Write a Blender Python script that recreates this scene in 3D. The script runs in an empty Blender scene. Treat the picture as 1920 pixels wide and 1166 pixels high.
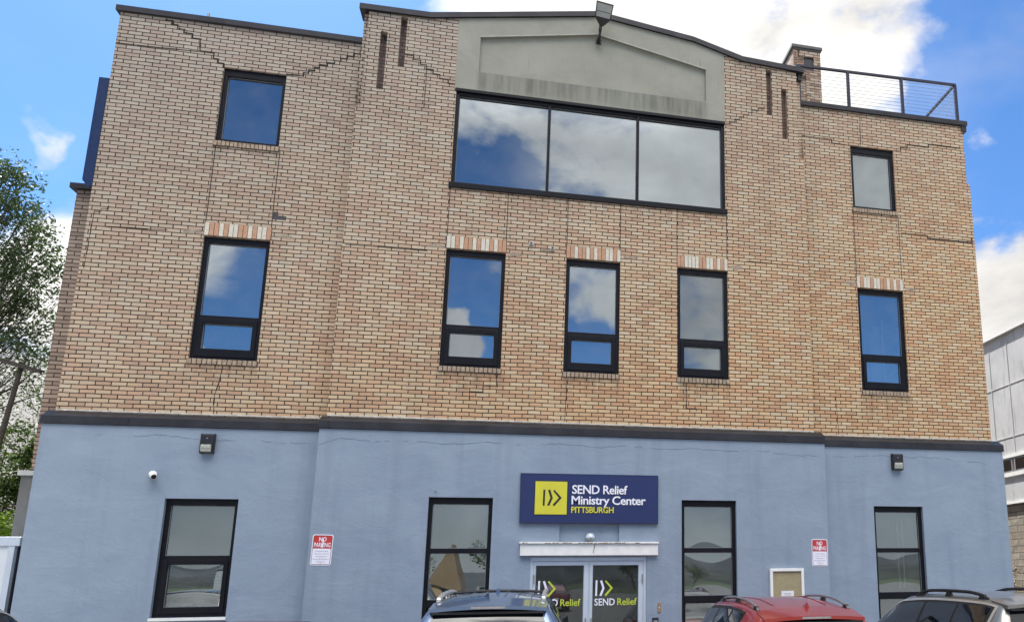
import bpy, math, random
from mathutils import Vector, Matrix
random.seed(7)
R = math.radians
sc = bpy.context.scene
COL = sc.collection

# ------------------------------------------------------------------ camera
rt = Vector((0.97119759, -0.23803702, -0.01065886))
up = Vector((-0.03942366, -0.20464451, 0.97804213))
fw = Vector((0.23499151, 0.94945195, 0.20813455))
cam_d = bpy.data.cameras.new('camera')
cam = bpy.data.objects.new('camera', cam_d)
COL.objects.link(cam)
mw = Matrix(((rt.x, up.x, -fw.x, 5.5614), (rt.y, up.y, -fw.y, -14.0113), (rt.z, up.z, -fw.z, 1.80), (0, 0, 0, 1)))
cam.matrix_world = mw
cam_d.sensor_width = 36
cam_d.lens = 1500 / 1920 * 36
cam_d.shift_x = -380.66 / 1920
cam_d.shift_y = 178.5 / 1920
cam_d.clip_start = 0.1
cam_d.clip_end = 3000
sc.camera = cam
sc.view_settings.view_transform = 'Standard'
sc.view_settings.look = 'None'
sc.view_settings.exposure = 1.9
sc.view_settings.gamma = 1
try:
    sc.cycles.transparent_max_bounces = 12
    sc.cycles.max_bounces = 8
    sc.cycles.use_denoising = True
except Exception:
    pass

SUN_AZ, SUN_EL = -22.0, 54.0

# ------------------------------------------------------------------ node helper
class NT:
    def __init__(self, tree):
        self.t = tree; self.n = tree.nodes; self.l = tree.links
    def node(self, typ, **kw):
        nd = self.n.new(typ)
        for k, v in kw.items():
            setattr(nd, k, v)
        return nd
    def put(self, sock, v):
        if hasattr(v, 'is_linked') or isinstance(v, bpy.types.NodeSocket):
            self.l.new(v, sock)
        else:
            try:
                sock.default_value = v
            except Exception:
                sock.default_value = (v, v, v)
    def m(self, op, a, b=0.0, c=None, clamp=False):
        nd = self.node('ShaderNodeMath', operation=op, use_clamp=clamp)
        self.put(nd.inputs[0], a); self.put(nd.inputs[1], b)
        if c is not None: self.put(nd.inputs[2], c)
        return nd.outputs[0]
    def vm(self, op, a, b=(0, 0, 0)):
        nd = self.node('ShaderNodeVectorMath', operation=op)
        self.put(nd.inputs[0], a); self.put(nd.inputs[1], b)
        return nd.outputs['Value'] if op == 'DOT_PRODUCT' else nd.outputs[0]
    def comb(self, x, y, z=0.0):
        nd = self.node('ShaderNodeCombineXYZ')
        self.put(nd.inputs[0], x); self.put(nd.inputs[1], y); self.put(nd.inputs[2], z)
        return nd.outputs[0]
    def sep(self, v):
        nd = self.node('ShaderNodeSeparateXYZ'); self.l.new(v, nd.inputs[0]); return nd.outputs
    def noise(self, vec, scale, detail=3, rough=0.5, dist=0.0):
        nd = self.node('ShaderNodeTexNoise')
        if vec is not None: self.l.new(vec, nd.inputs['Vector'])
        nd.inputs['Scale'].default_value = scale; nd.inputs['Detail'].default_value = detail
        nd.inputs['Roughness'].default_value = rough; nd.inputs['Distortion'].default_value = dist
        return nd.outputs['Fac']
    def ramp(self, fac, stops, interp='LINEAR'):
        nd = self.node('ShaderNodeValToRGB'); self.put(nd.inputs[0], fac)
        cr = nd.color_ramp; cr.interpolation = interp
        while len(cr.elements) < len(stops): cr.elements.new(0.5)
        for e, (p, c) in zip(cr.elements, stops):
            e.position = p; e.color = (c[0], c[1], c[2], 1) if not isinstance(c, (int, float)) else (c, c, c, 1)
        return nd.outputs[0]
    def mix(self, fac, a, b, mode='MIX'):
        nd = self.node('ShaderNodeMix', data_type='RGBA', blend_type=mode)
        self.put(nd.inputs[0], fac)
        for s, v in ((nd.inputs[6], a), (nd.inputs[7], b)):
            if isinstance(v, tuple): s.default_value = (v[0], v[1], v[2], 1)
            else: self.l.new(v, s)
        return nd.outputs[2]
    def mapr(self, v, a, b, c=0.0, d=1.0, smooth=False):
        nd = self.node('ShaderNodeMapRange')
        if smooth: nd.interpolation_type = 'SMOOTHSTEP'
        self.put(nd.inputs[0], v)
        for i, x in enumerate((a, b, c, d)): nd.inputs[i + 1].default_value = x
        return nd.outputs[0]
    def bump(self, h, strength=0.3, dist=0.01, normal=None):
        nd = self.node('ShaderNodeBump'); self.l.new(h, nd.inputs['Height'])
        nd.inputs['Strength'].default_value = strength; nd.inputs['Distance'].default_value = dist
        if normal is not None: self.l.new(normal, nd.inputs['Normal'])
        return nd.outputs[0]

# ------------------------------------------------------------------ world
w = bpy.data.worlds.new('World'); sc.world = w; w.use_nodes = True
nt = NT(w.node_tree); nt.n.clear()
out = nt.node('ShaderNodeOutputWorld'); bg = nt.node('ShaderNodeBackground')
sky = nt.node('ShaderNodeTexSky', sky_type='NISHITA')
sky.sun_disc = False; sky.sun_elevation = R(SUN_EL); sky.sun_rotation = R(SUN_AZ % 360)
sky.altitude = 300; sky.air_density = 1.0; sky.dust_density = 0.6; sky.ozone_density = 1.6
D = nt.node('ShaderNodeTexCoord').outputs['Generated']
def dvec(az, el, back=False):
    a, e = R(az), R(el)
    y = math.cos(a) * math.cos(e)
    return (math.sin(a) * math.cos(e), -y if back else y, math.sin(e))
# (azimuth, elevation, behind the camera?, radius deg, soft deg, weight)
BLOBS = [
    (5, 41, 0, 7, 12, .95), (15, 40, 0, 8, 11, .95), (21, 38.5, 0, 5, 8, .9), (16, 31, 0, 5, 8, .7), (-4, 50, 0, 7, 9, .8),
    (37, 15, 0, 5, 5, .95), (33, 6, 0, 6, 5, .9), (-29, 12.0, 0, 6, 6, .95), (-25.5, 18.5, 0, 2.0, 4, .8), (-34, 4, 0, 9, 5, .9),
    (-29.1, 24.9, 0, .1, 1.7, .47), (34.9, 27.8, 0, .1, 1.9, .44), (-25.5, 24.8, 0, .1, 1.1, .50),
    # seen in the panes
    (-3, 33, 1, 2.6, 4.5, .85), (4, 30.5, 1, 3.5, 6, .74), (12.5, 29, 1, 5, 6, .9), (-8, 16.0, 1, 2.4, 2.0, 1.0), (-5.4, 17.0, 1, 2.0, 1.2, 1.05),
    (5, 21.5, 1, 2.2, 4.0, .85), (13.5, 19, 1, 5, 5, .8), (-22, 19, 1, 2.6, 3.6, .72), (-20.3, 13.2, 1, 1.8, 1.8, 1.0), (27, 27, 1, 3.5, 3, 1.0), (-1, 23.5, 1, .6, 2.4, .55),
    # bright cloud banks added out of view to light the facade
    (60, 45, 1, 20, 14, 1.0), (-70, 40, 1, 18, 14, 1.0), (0, 62, 1, 15, 10, 1.0), (30, 55, 1, 12, 10, 1.0), (-30, 55, 1, 12, 10, 1.0), (90, 25, 1, 14, 10, 1.0), (-95, 22, 1, 12, 10, 1.0),
]
tot = None
warp = nt.node('ShaderNodeTexNoise'); nt.l.new(D, warp.inputs['Vector']); warp.inputs['Scale'].default_value = 7; warp.inputs['Detail'].default_value = 4
wv = nt.vm('SUBTRACT', warp.outputs['Color'], (.5, .5, .5))
sc_ = nt.node('ShaderNodeVectorMath', operation='SCALE'); nt.l.new(wv, sc_.inputs[0]); sc_.inputs['Scale'].default_value = 0.16
DW = nt.vm('NORMALIZE', nt.vm('ADD', D, sc_.outputs[0]))
for az, el, back, rad, soft, wt in BLOBS:
    d = nt.vm('DOT_PRODUCT', DW, dvec(az, el, back))
    v = nt.mapr(d, math.cos(R(rad + soft)), math.cos(R(max(0.0, rad - soft * .3))), 0.0, wt, True)
    tot = v if tot is None else nt.m('MAXIMUM', tot, v)
DS = nt.node('ShaderNodeMapping'); nt.l.new(D, DS.inputs[0]); DS.inputs['Scale'].default_value = (1, 1, 1.6)
f1 = nt.noise(DS.outputs[0], 9, 9, 0.58, 0.25)
f2 = nt.noise(DS.outputs[0], 3.2, 6, 0.55, 0.1)
dens = nt.m('ADD', tot, nt.m('MULTIPLY', nt.m('SUBTRACT', f1, 0.5), 1.5))
mask = nt.mapr(dens, 0.40, 0.86, 0.0, 1.0, True)
thin = nt.mapr(f2, 0.52, 0.75, 0.0, 0.16, True)
mask = nt.m('MAXIMUM', mask, thin)
SD = dvec(SUN_AZ, SUN_EL)
glow = nt.mapr(nt.vm('DOT_PRODUCT', D, SD), 0.55, 1.0, 0.0, 1.0, True)
body = nt.noise(DS.outputs[0], 5, 7, 0.55, 0.3)
lum = nt.m('MULTIPLY', nt.mapr(body, 0.34, 0.66, 1.75, 3.2), nt.m('ADD', 1.0, nt.m('MULTIPLY', glow, .35)))
front = nt.mapr(nt.vm('DOT_PRODUCT', D, (0, -.5, .866)), 0.86, 0.95, 0.0, 1.0, True)
lum = nt.m('MULTIPLY', lum, nt.m('ADD', 1.0, nt.m('MULTIPLY', front, 5.6)))  # added boost: unseen clouds behind the camera brighten the facade
# thin grey cloud low over the far side of the lot
ds_ = nt.sep(D)
lowc = nt.m('MULTIPLY', nt.mapr(nt.m('ADD', ds_[2], nt.m('MULTIPLY', nt.m('SUBTRACT', f2, .5), .12)), .10, .20, 1.0, 0.0, True), nt.mapr(ds_[1], -.1, -.5, 0.0, .85))
mask = nt.m('MAXIMUM', mask, lowc)
lum = nt.m('MULTIPLY', lum, nt.m('SUBTRACT', 1.0, nt.m('MULTIPLY', lowc, .30)))
# thin high veil over the far side
veil = nt.m('MULTIPLY', nt.m('MULTIPLY', nt.mapr(ds_[2], .40, .46, 0.0, 1.0, True), nt.mapr(ds_[0], -.06, .05, 0.0, 1.0, True)), nt.m('MULTIPLY', nt.mapr(ds_[1], -.1, -.5, 0.0, 1.0), nt.mapr(f2, .36, .60, .20, .75)))
mask = nt.m('MAXIMUM', mask, veil)
mask = nt.m('MULTIPLY', mask, nt.mapr(ds_[1], -.3, .1, .92, 1.0))
lum = nt.m('MULTIPLY', lum, nt.mapr(ds_[1], -.3, .1, 1.22, 1.0))
cc = nt.node('ShaderNodeVectorMath', operation='SCALE'); cc.inputs[0].default_value = (1.0, 0.975, 0.94); nt.l.new(lum, cc.inputs['Scale'])
skyc = nt.mix(1.0, sky.outputs[0], (0.225, 0.36, 0.50), 'MULTIPLY')
colr = nt.mix(mask, skyc, cc.outputs[0])
nt.l.new(colr, bg.inputs[0]); bg.inputs[1].default_value = 0.10
nt.l.new(bg.outputs[0], out.inputs[0])

sd = bpy.data.lights.new('sun', 'SUN'); sd.energy = 3.0; sd.angle = R(0.5); sd.color = (1, .95, .88)
so = bpy.data.objects.new('sun', sd); COL.objects.link(so)
so.rotation_euler = Vector(SD).to_track_quat('Z', 'Y').to_euler()
so.location = (0, 0, 40)

# ------------------------------------------------------------------ materials
def newmat(name):
    m = bpy.data.materials.new(name); m.use_nodes = True
    return m, NT(m.node_tree), m.node_tree.nodes['Principled BSDF']

def simple(name, color, rough=0.5, metal=0.0, var=0.12, vscale=6.0, bump=0.0, bscale=60.0, coat=0.0, spec=None):
    m, t, p = newmat(name)
    pos = t.node('ShaderNodeTexCoord').outputs['Object']
    n = t.noise(pos, vscale, 4, .6)
    c = t.mix(t.mapr(n, .3, .7, 0, 1), tuple(x * (1 - var) for x in color), tuple(min(1, x * (1 + var)) for x in color))
    t.l.new(c, p.inputs['Base Color'])
    t.l.new(t.mapr(t.noise(pos, vscale * 3, 3), .3, .7, rough * .88, min(1, rough * 1.12)), p.inputs['Roughness'])
    p.inputs['Metallic'].default_value = metal
    if coat: p.inputs['Coat Weight'].default_value = coat; p.inputs['Coat Roughness'].default_value = 0.03
    if spec is not None: p.inputs['Specular IOR Level'].default_value = spec
    if bump:
        t.l.new(t.bump(t.noise(pos, bscale, 4, .6), bump, .01), p.inputs['Normal'])
    return m

BL, BH, BZ = 0.2155, 0.06878, 4.395
def brick_mat(name, palette, dark=False, soot=0.0, mortar=(.016, .010, .006), u0=0.0):
    m, t, p = newmat(name)
    pos = t.node('ShaderNodeNewGeometry').outputs['Position']
    s = t.sep(pos)
    jit = t.m('MULTIPLY', t.m('SUBTRACT', t.noise(pos, 1.1, 2), .5), .022)
    jit2 = t.m('MULTIPLY', t.m('SUBTRACT', t.noise(pos, 4.0, 3), .5), .012)
    u = t.m('DIVIDE', t.m('ADD', t.m('ADD', s[0], s[1]), u0), BL)
    v = t.m('DIVIDE', t.m('ADD', t.m('ADD', t.m('SUBTRACT', s[2], BZ), jit), jit2), BH)
    row = t.m('FLOOR', v)
    wr = t.node('ShaderNodeTexWhiteNoise', noise_dimensions='1D'); t.put(wr.inputs['W'], row)
    off = t.m('ADD', t.m('MULTIPLY', t.m('FLOORED_MODULO', row, 2.0), .5), t.m('MULTIPLY', wr.outputs['Value'], .09))
    uu = t.m('ADD', u, off)
    colm = t.m('FLOOR', uu)
    fu = t.m('SUBTRACT', uu, colm); fv = t.m('SUBTRACT', v, row)
    wn = t.node('ShaderNodeTexWhiteNoise', noise_dimensions='2D'); t.l.new(t.comb(colm, row), wn.inputs['Vector'])
    r1 = wn.outputs['Value']
    wc = t.sep(wn.outputs['Color'])
    # joint distances in metres
    edge_n = t.m('MULTIPLY', t.m('SUBTRACT', t.noise(pos, 45, 3), .5), .005)
    du = t.m('MULTIPLY', t.m('MINIMUM', fu, t.m('SUBTRACT', 1.0, fu)), BL)
    dv = t.m('MULTIPLY', t.m('MINIMUM', fv, t.m('SUBTRACT', 1.0, fv)), BH)
    wdt = t.m('MULTIPLY', wc[2], .0022)
    dmin = t.m('ADD', t.m('MINIMUM', du, dv), edge_n)
    br = t.mapr(t.m('SUBTRACT', dmin, wdt), .0048, .0068, 0, 1, True)
    big = t.noise(pos, .32, 4, .55)
    sel = t.m('ADD', t.m('MULTIPLY', r1, .86), t.m('MULTIPLY', t.m('SUBTRACT', big, .5), .55), clamp=True)
    c = t.ramp(sel, palette)
    val = t.m('ADD', .93, t.m('MULTIPLY', wc[1], .14))
    hs = t.node('ShaderNodeHueSaturation'); t.l.new(c, hs.inputs['Color']); t.put(hs.inputs['Value'], val)
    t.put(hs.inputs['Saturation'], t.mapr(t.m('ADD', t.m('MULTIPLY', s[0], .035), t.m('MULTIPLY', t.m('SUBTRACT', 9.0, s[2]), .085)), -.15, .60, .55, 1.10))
    light_grade = t.mapr(t.m('ADD', t.m('ADD', t.m('MULTIPLY', s[0], .035), t.m('MULTIPLY', t.m('SUBTRACT', 9.0, s[2]), .085)), t.m('MULTIPLY', t.m('SUBTRACT', big, .5), .5)), -.15, .60, .74, 1.10)  # light balance painted into the bricks: darker upper left, brighter lower right
    t.put(hs.inputs['Value'], t.m('MULTIPLY', val, light_grade))
    c = hs.outputs['Color']
    # fine speckle and streaks within the bricks, soot patches
    sp = t.noise(pos, 90, 3, .6)
    c = t.mix(t.mapr(sp, .35, .65, .10, 0), c, (.22, .15, .11))
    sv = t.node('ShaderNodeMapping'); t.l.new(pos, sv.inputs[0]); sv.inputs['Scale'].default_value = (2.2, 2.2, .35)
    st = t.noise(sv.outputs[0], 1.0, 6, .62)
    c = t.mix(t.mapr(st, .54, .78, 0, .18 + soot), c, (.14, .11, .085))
    pale = t.noise(pos, .9, 5, .6)
    c = t.mix(t.mapr(pale, .60, .80, 0, .12), c, (.50, .45, .38))
    run = None
    for a_, b_, zt_, zl_ in ((.30, 1.40, 5.21, .5), (4.15, 5.25, 5.21, .45), (6.2, 7.26, 5.21, .4), (8.2, 9.27, 5.21, .5), (11.94, 13.02, 5.21, .6), (.28, 1.34, 9.04, .3), (11.95, 12.99, 9.04, .35), (4.1, 9.3, 8.55, .4)):
        mk = t.m('MULTIPLY', t.m('MULTIPLY', t.mapr(s[0], a_ - .05, a_ + .05), t.mapr(s[0], b_ - .05, b_ + .05, 1, 0)), t.m('MULTIPLY', t.mapr(s[2], zt_ - zl_, zt_, 0, 1), t.m('LESS_THAN', s[2], zt_)))
        run = mk if run is None else t.m('MAXIMUM', run, mk)
    sv2 = t.node('ShaderNodeMapping'); t.l.new(pos, sv2.inputs[0]); sv2.inputs['Scale'].default_value = (9, 9, .8)
    rs = t.noise(sv2.outputs[0], 1.0, 5, .65)
    c = t.mix(t.m('MULTIPLY', run, t.mapr(rs, .40, .68, 0, .62)), c, (.13, .09, .06))
    mc = t.mix(t.mapr(t.noise(pos, .8, 4), .5, .7), mortar, tuple(x * 1.8 for x in mortar))
    c = t.mix(br, mc, c)
    t.l.new(c, p.inputs['Base Color'])
    p.inputs['Roughness'].default_value = .85
    h = t.m('ADD', t.m('MULTIPLY', br, 1.0), t.m('MULTIPLY', sp, .12))
    h = t.m('ADD', h, t.m('MULTIPLY', wc[0], .18))
    t.l.new(t.bump(h, .75, .006), p.inputs['Normal'])
    return m

PAL = [(0, (.46, .30, .19)), (.15, (.50, .305, .185)), (.32, (.53, .35, .215)), (.5, (.54, .385, .24)), (.74, (.55, .415, .27)), (.93, (.54, .44, .315)), (1, (.56, .485, .385))]
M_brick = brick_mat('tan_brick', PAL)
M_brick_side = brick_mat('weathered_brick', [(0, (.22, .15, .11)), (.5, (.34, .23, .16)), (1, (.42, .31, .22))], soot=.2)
M_brick_dark = brick_mat('dark_slot_brick', [(0, (.10, .055, .045)), (.5, (.17, .09, .07)), (1, (.22, .13, .10))], mortar=(.03, .02, .018))
M_brick_chim = brick_mat('chimney_brick', [(0, (.30, .13, .06)), (.25, (.50, .24, .10)), (.5, (.58, .37, .20)), (.8, (.62, .47, .30)), (1, (.66, .56, .42))], mortar=(.045, .035, .03))

def stucco_mat():
    m, t, p = newmat('blue_grey_stucco')
    pos = t.node('ShaderNodeNewGeometry').outputs['Position']
    mp = t.node('ShaderNodeMapping'); t.l.new(pos, mp.inputs[0]); mp.inputs['Scale'].default_value = (.8, .8, 1.25)
    a = t.noise(mp.outputs[0], 1.6, 6, .6, .4)
    b = t.noise(mp.outputs[0], 7, 5, .62, .6)
    d = t.noise(pos, 60, 3, .6)
    c = t.mix(t.mapr(a, .3, .7), (.215, .272, .355), (.26, .322, .405))
    sv = t.node('ShaderNodeMapping'); t.l.new(pos, sv.inputs[0]); sv.inputs['Scale'].default_value = (3, 3, .25)
    st = t.noise(sv.outputs[0], 1.2, 5, .6)
    c = t.mix(t.mapr(st, .52, .76, 0, .5), c, (.175, .222, .30))
    dirt = t.mapr(t.noise(pos, 14, 5, .7), .68, .8, 0, .45)
    c = t.mix(dirt, c, (.29, .37, .46))
    t.l.new(c, p.inputs['Base Color']); p.inputs['Roughness'].default_value = .7
    h = t.m('ADD', t.m('MULTIPLY', a, 1.0), t.m('ADD', t.m('MULTIPLY', b, .20), t.m('MULTIPLY', d, .02)))
    ridge = t.m('ABSOLUTE', t.m('SUBTRACT', t.noise(mp.outputs[0], 3.1, 4, .5, 1.6), .5))
    h = t.m('ADD', h, t.m('MULTIPLY', t.mapr(ridge, 0, .02, 0, .07), 1.0))
    t.l.new(t.bump(h, .5, .03), p.inputs['Normal'])
    return m
M_stucco = stucco_mat()

def concrete_mat():
    m, t, p = newmat('grey_render_panel')
    pos = t.node('ShaderNodeNewGeometry').outputs['Position']
    s = t.sep(pos)
    a = t.noise(pos, 1.3, 6, .6, .2)
    c = t.mix(t.mapr(a, .3, .7), (.27, .268, .222), (.322, .322, .275))
    sv = t.node('ShaderNodeMapping'); t.l.new(pos, sv.inputs[0]); sv.inputs['Scale'].default_value = (7, 7, .55)
    st = t.noise(sv.outputs[0], 1.0, 6, .65)
    # run-off stain under the ledge: a band of streaks between the panel foot and the window head
    inx = t.m('MULTIPLY', t.mapr(s[0], 4.50, 4.58, 0, 1), t.mapr(s[0], 8.82, 8.90, 1, 0))
    wob = t.m('MULTIPLY', t.m('SUBTRACT', st, .5), .16)
    inz = t.m('MULTIPLY', t.mapr(t.m('ADD', s[2], wob), 10.50, 10.60, .55, 1), t.mapr(s[2], 10.885, 10.895, 1, 0))
    band = t.m('MULTIPLY', t.m('MULTIPLY', inx, inz), t.m('MULTIPLY', t.mapr(st, .36, .60, .95, .30), t.mapr(t.noise(pos, .9, 3), .35, .65, .55, 1.0)))
    blot = t.mapr(t.noise(pos, 2.4, 6, .7, .5), .45, .75, 0, .30)
    c = t.mix(blot, c, (.185, .18, .15))
    c = t.mix(band, c, (.10, .10, .085))
    dr = t.m('MULTIPLY', t.mapr(t.noise(sv.outputs[0], 2.3, 4, .6), .62, .74, 0, .5), t.mapr(s[2], 10.9, 12.3, .4, 1))
    c = t.mix(dr, c, (.10, .10, .09))
    t.l.new(c, p.inputs['Base Color']); p.inputs['Roughness'].default_value = .85
    t.l.new(t.bump(t.m('ADD', t.noise(pos, 70, 4, .7), t.m('MULTIPLY', a, .8)), .45, .008), p.inputs['Normal'])
    return m
M_conc = concrete_mat()
M_black = simple('black_window_frame', (.006, .006, .009), .4, 0, .3, 3, .05, 40, spec=.2)
M_coping = simple('dark_metal_flashing', (.026, .026, .032), .45, .1, .35, 2.5, .15, 9, spec=.3)
M_mortar = simple('dark_joint', (.018, .013, .010), .9)
M_mortar_grey = simple('smeared_grey_mortar', (.16, .13, .10), .9, 0, .35, 14, .4, 50)
M_line = simple('joint_bead', (.55, .53, .48), .8, 0, .3, 12)
M_soldier_w = simple('cream_soldier_brick', (.60, .55, .46), .8, 0, .12, 20, .2)
M_soldier_p = simple('peach_soldier_brick', (.47, .27, .17), .8, 0, .15, 20, .2)
M_sillb = simple('rowlock_sill_brick', (.34, .26, .19), .85, 0, .35, 16, .3)
M_white = simple('white_trim_paint', (.78, .78, .76), .45, 0, .07, 8, .08)
M_alu = simple('pale_blue_aluminium', (.54, .60, .68), .4, .15, .05, 3)
M_chip = simple('chipped_rusty_edge', (.30, .25, .22), .9, 0, .5, 30, .6)
M_navy = simple('navy_sign_face', (.011, .022, .105), .38, 0, .06, 3)
M_yellow = simple('lime_yellow_print', (.62, .58, .035), .45, 0, .04)
M_signw = simple('white_print', (.80, .80, .90), .45, 0, .02)
M_ink = simple('black_print', (.008, .010, .014), .5, 0, .02)
M_lime = simple('lime_vinyl', (.48, .56, .05), .45, 0, .04)
M_red = simple('red_sign_print', (.50, .035, .03), .42, 0, .06)
M_redline = simple('dark_red_border', (.17, .035, .05), .5)
M_greyprint = simple('grey_fine_print', (.36, .30, .38), .6)
M_bronze = simple('dark_bronze_housing', (.022, .022, .026), .4, .3, .2, 8)
M_lens = simple('frosted_lens', (.42, .44, .38), .25, 0, .25, 30, .4, 60)
M_grey = simple('galvanised_grey', (.28, .29, .30), .5, .3, .2)
M_cork = simple('tan_cork_board', (.33, .28, .17), .85, 0, .12, 12, .3)
M_paper = simple('white_paper', (.72, .74, .76), .7, 0, .03)
M_roof = simple('roof_membrane', (.08, .08, .085), .8, 0, .2)
M_int = simple('interior_paint', (.30, .30, .29), .8, 0, .05)
M_blind = simple('grey_roller_blind', (.34, .35, .31), .8, 0, .06, 1.2)
M_blind2 = simple('pale_roller_blind', (.66, .68, .64), .8, 0, .06, 1.2)

def glass_mat(name, refl=.34, tint=.42, wave=.10, wscale=1.4, milky=0.0):
    m, t, p = newmat(name)
    t.n.remove(p)
    o = [n for n in t.n if n.type == 'OUTPUT_MATERIAL'][0]
    pos = t.node('ShaderNodeNewGeometry').outputs['Position']
    g = t.node('ShaderNodeBsdfGlossy'); g.inputs['Roughness'].default_value = .0; g.inputs['Color'].default_value = (.86, .95, 1, 1)
    if wave: t.l.new(t.bump(t.noise(pos, wscale, 2, .4), wave, .02), g.inputs['Normal'])
    # thin uneven dust film
    dm = t.noise(pos, 3.5, 6, .65)
    tr = t.node('ShaderNodeBsdfTransparent'); tr.inputs['Color'].default_value = (tint, tint * 1.03, tint, 1)
    fr = t.node('ShaderNodeFresnel'); fr.inputs['IOR'].default_value = 1.5
    fac = t.m('ADD', refl, t.m('MULTIPLY', fr.outputs[0], 1 - refl), clamp=True)
    mx = t.node('ShaderNodeMixShader'); t.put(mx.inputs[0], fac); t.l.new(tr.outputs[0], mx.inputs[1]); t.l.new(g.outputs[0], mx.inputs[2])
    dd = t.node('ShaderNodeBsdfDiffuse'); dd.inputs['Color'].default_value = (.5, .5, .48, 1)
    md = t.node('ShaderNodeMixShader'); t.put(md.inputs[0], t.mapr(dm, .35, .75, .012, .075)); t.l.new(mx.outputs[0], md.inputs[1]); t.l.new(dd.outputs[0], md.inputs[2])
    fin = md.outputs[0]
    if milky:
        df = t.node('ShaderNodeBsdfDiffuse'); df.inputs['Color'].default_value = (.55, .58, .54, 1)
        m2 = t.node('ShaderNodeMixShader'); m2.inputs[0].default_value = milky
        t.l.new(fin, m2.inputs[1]); t.l.new(df.outputs[0], m2.inputs[2]); fin = m2.outputs[0]
    t.l.new(fin, o.inputs['Surface'])
    return m
M_glass = glass_mat('window_glass', .40, .40, 0)
M_glass_blind = glass_mat('glass_before_blind', .22, .66, 0)
M_glass_low = glass_mat('ground_floor_glass', .22, .50, 0)
M_glass_door = glass_mat('door_glass', .05, .12, 0)
M_cglass = glass_mat('tinted_car_glass', .10, .14, .02)

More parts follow.
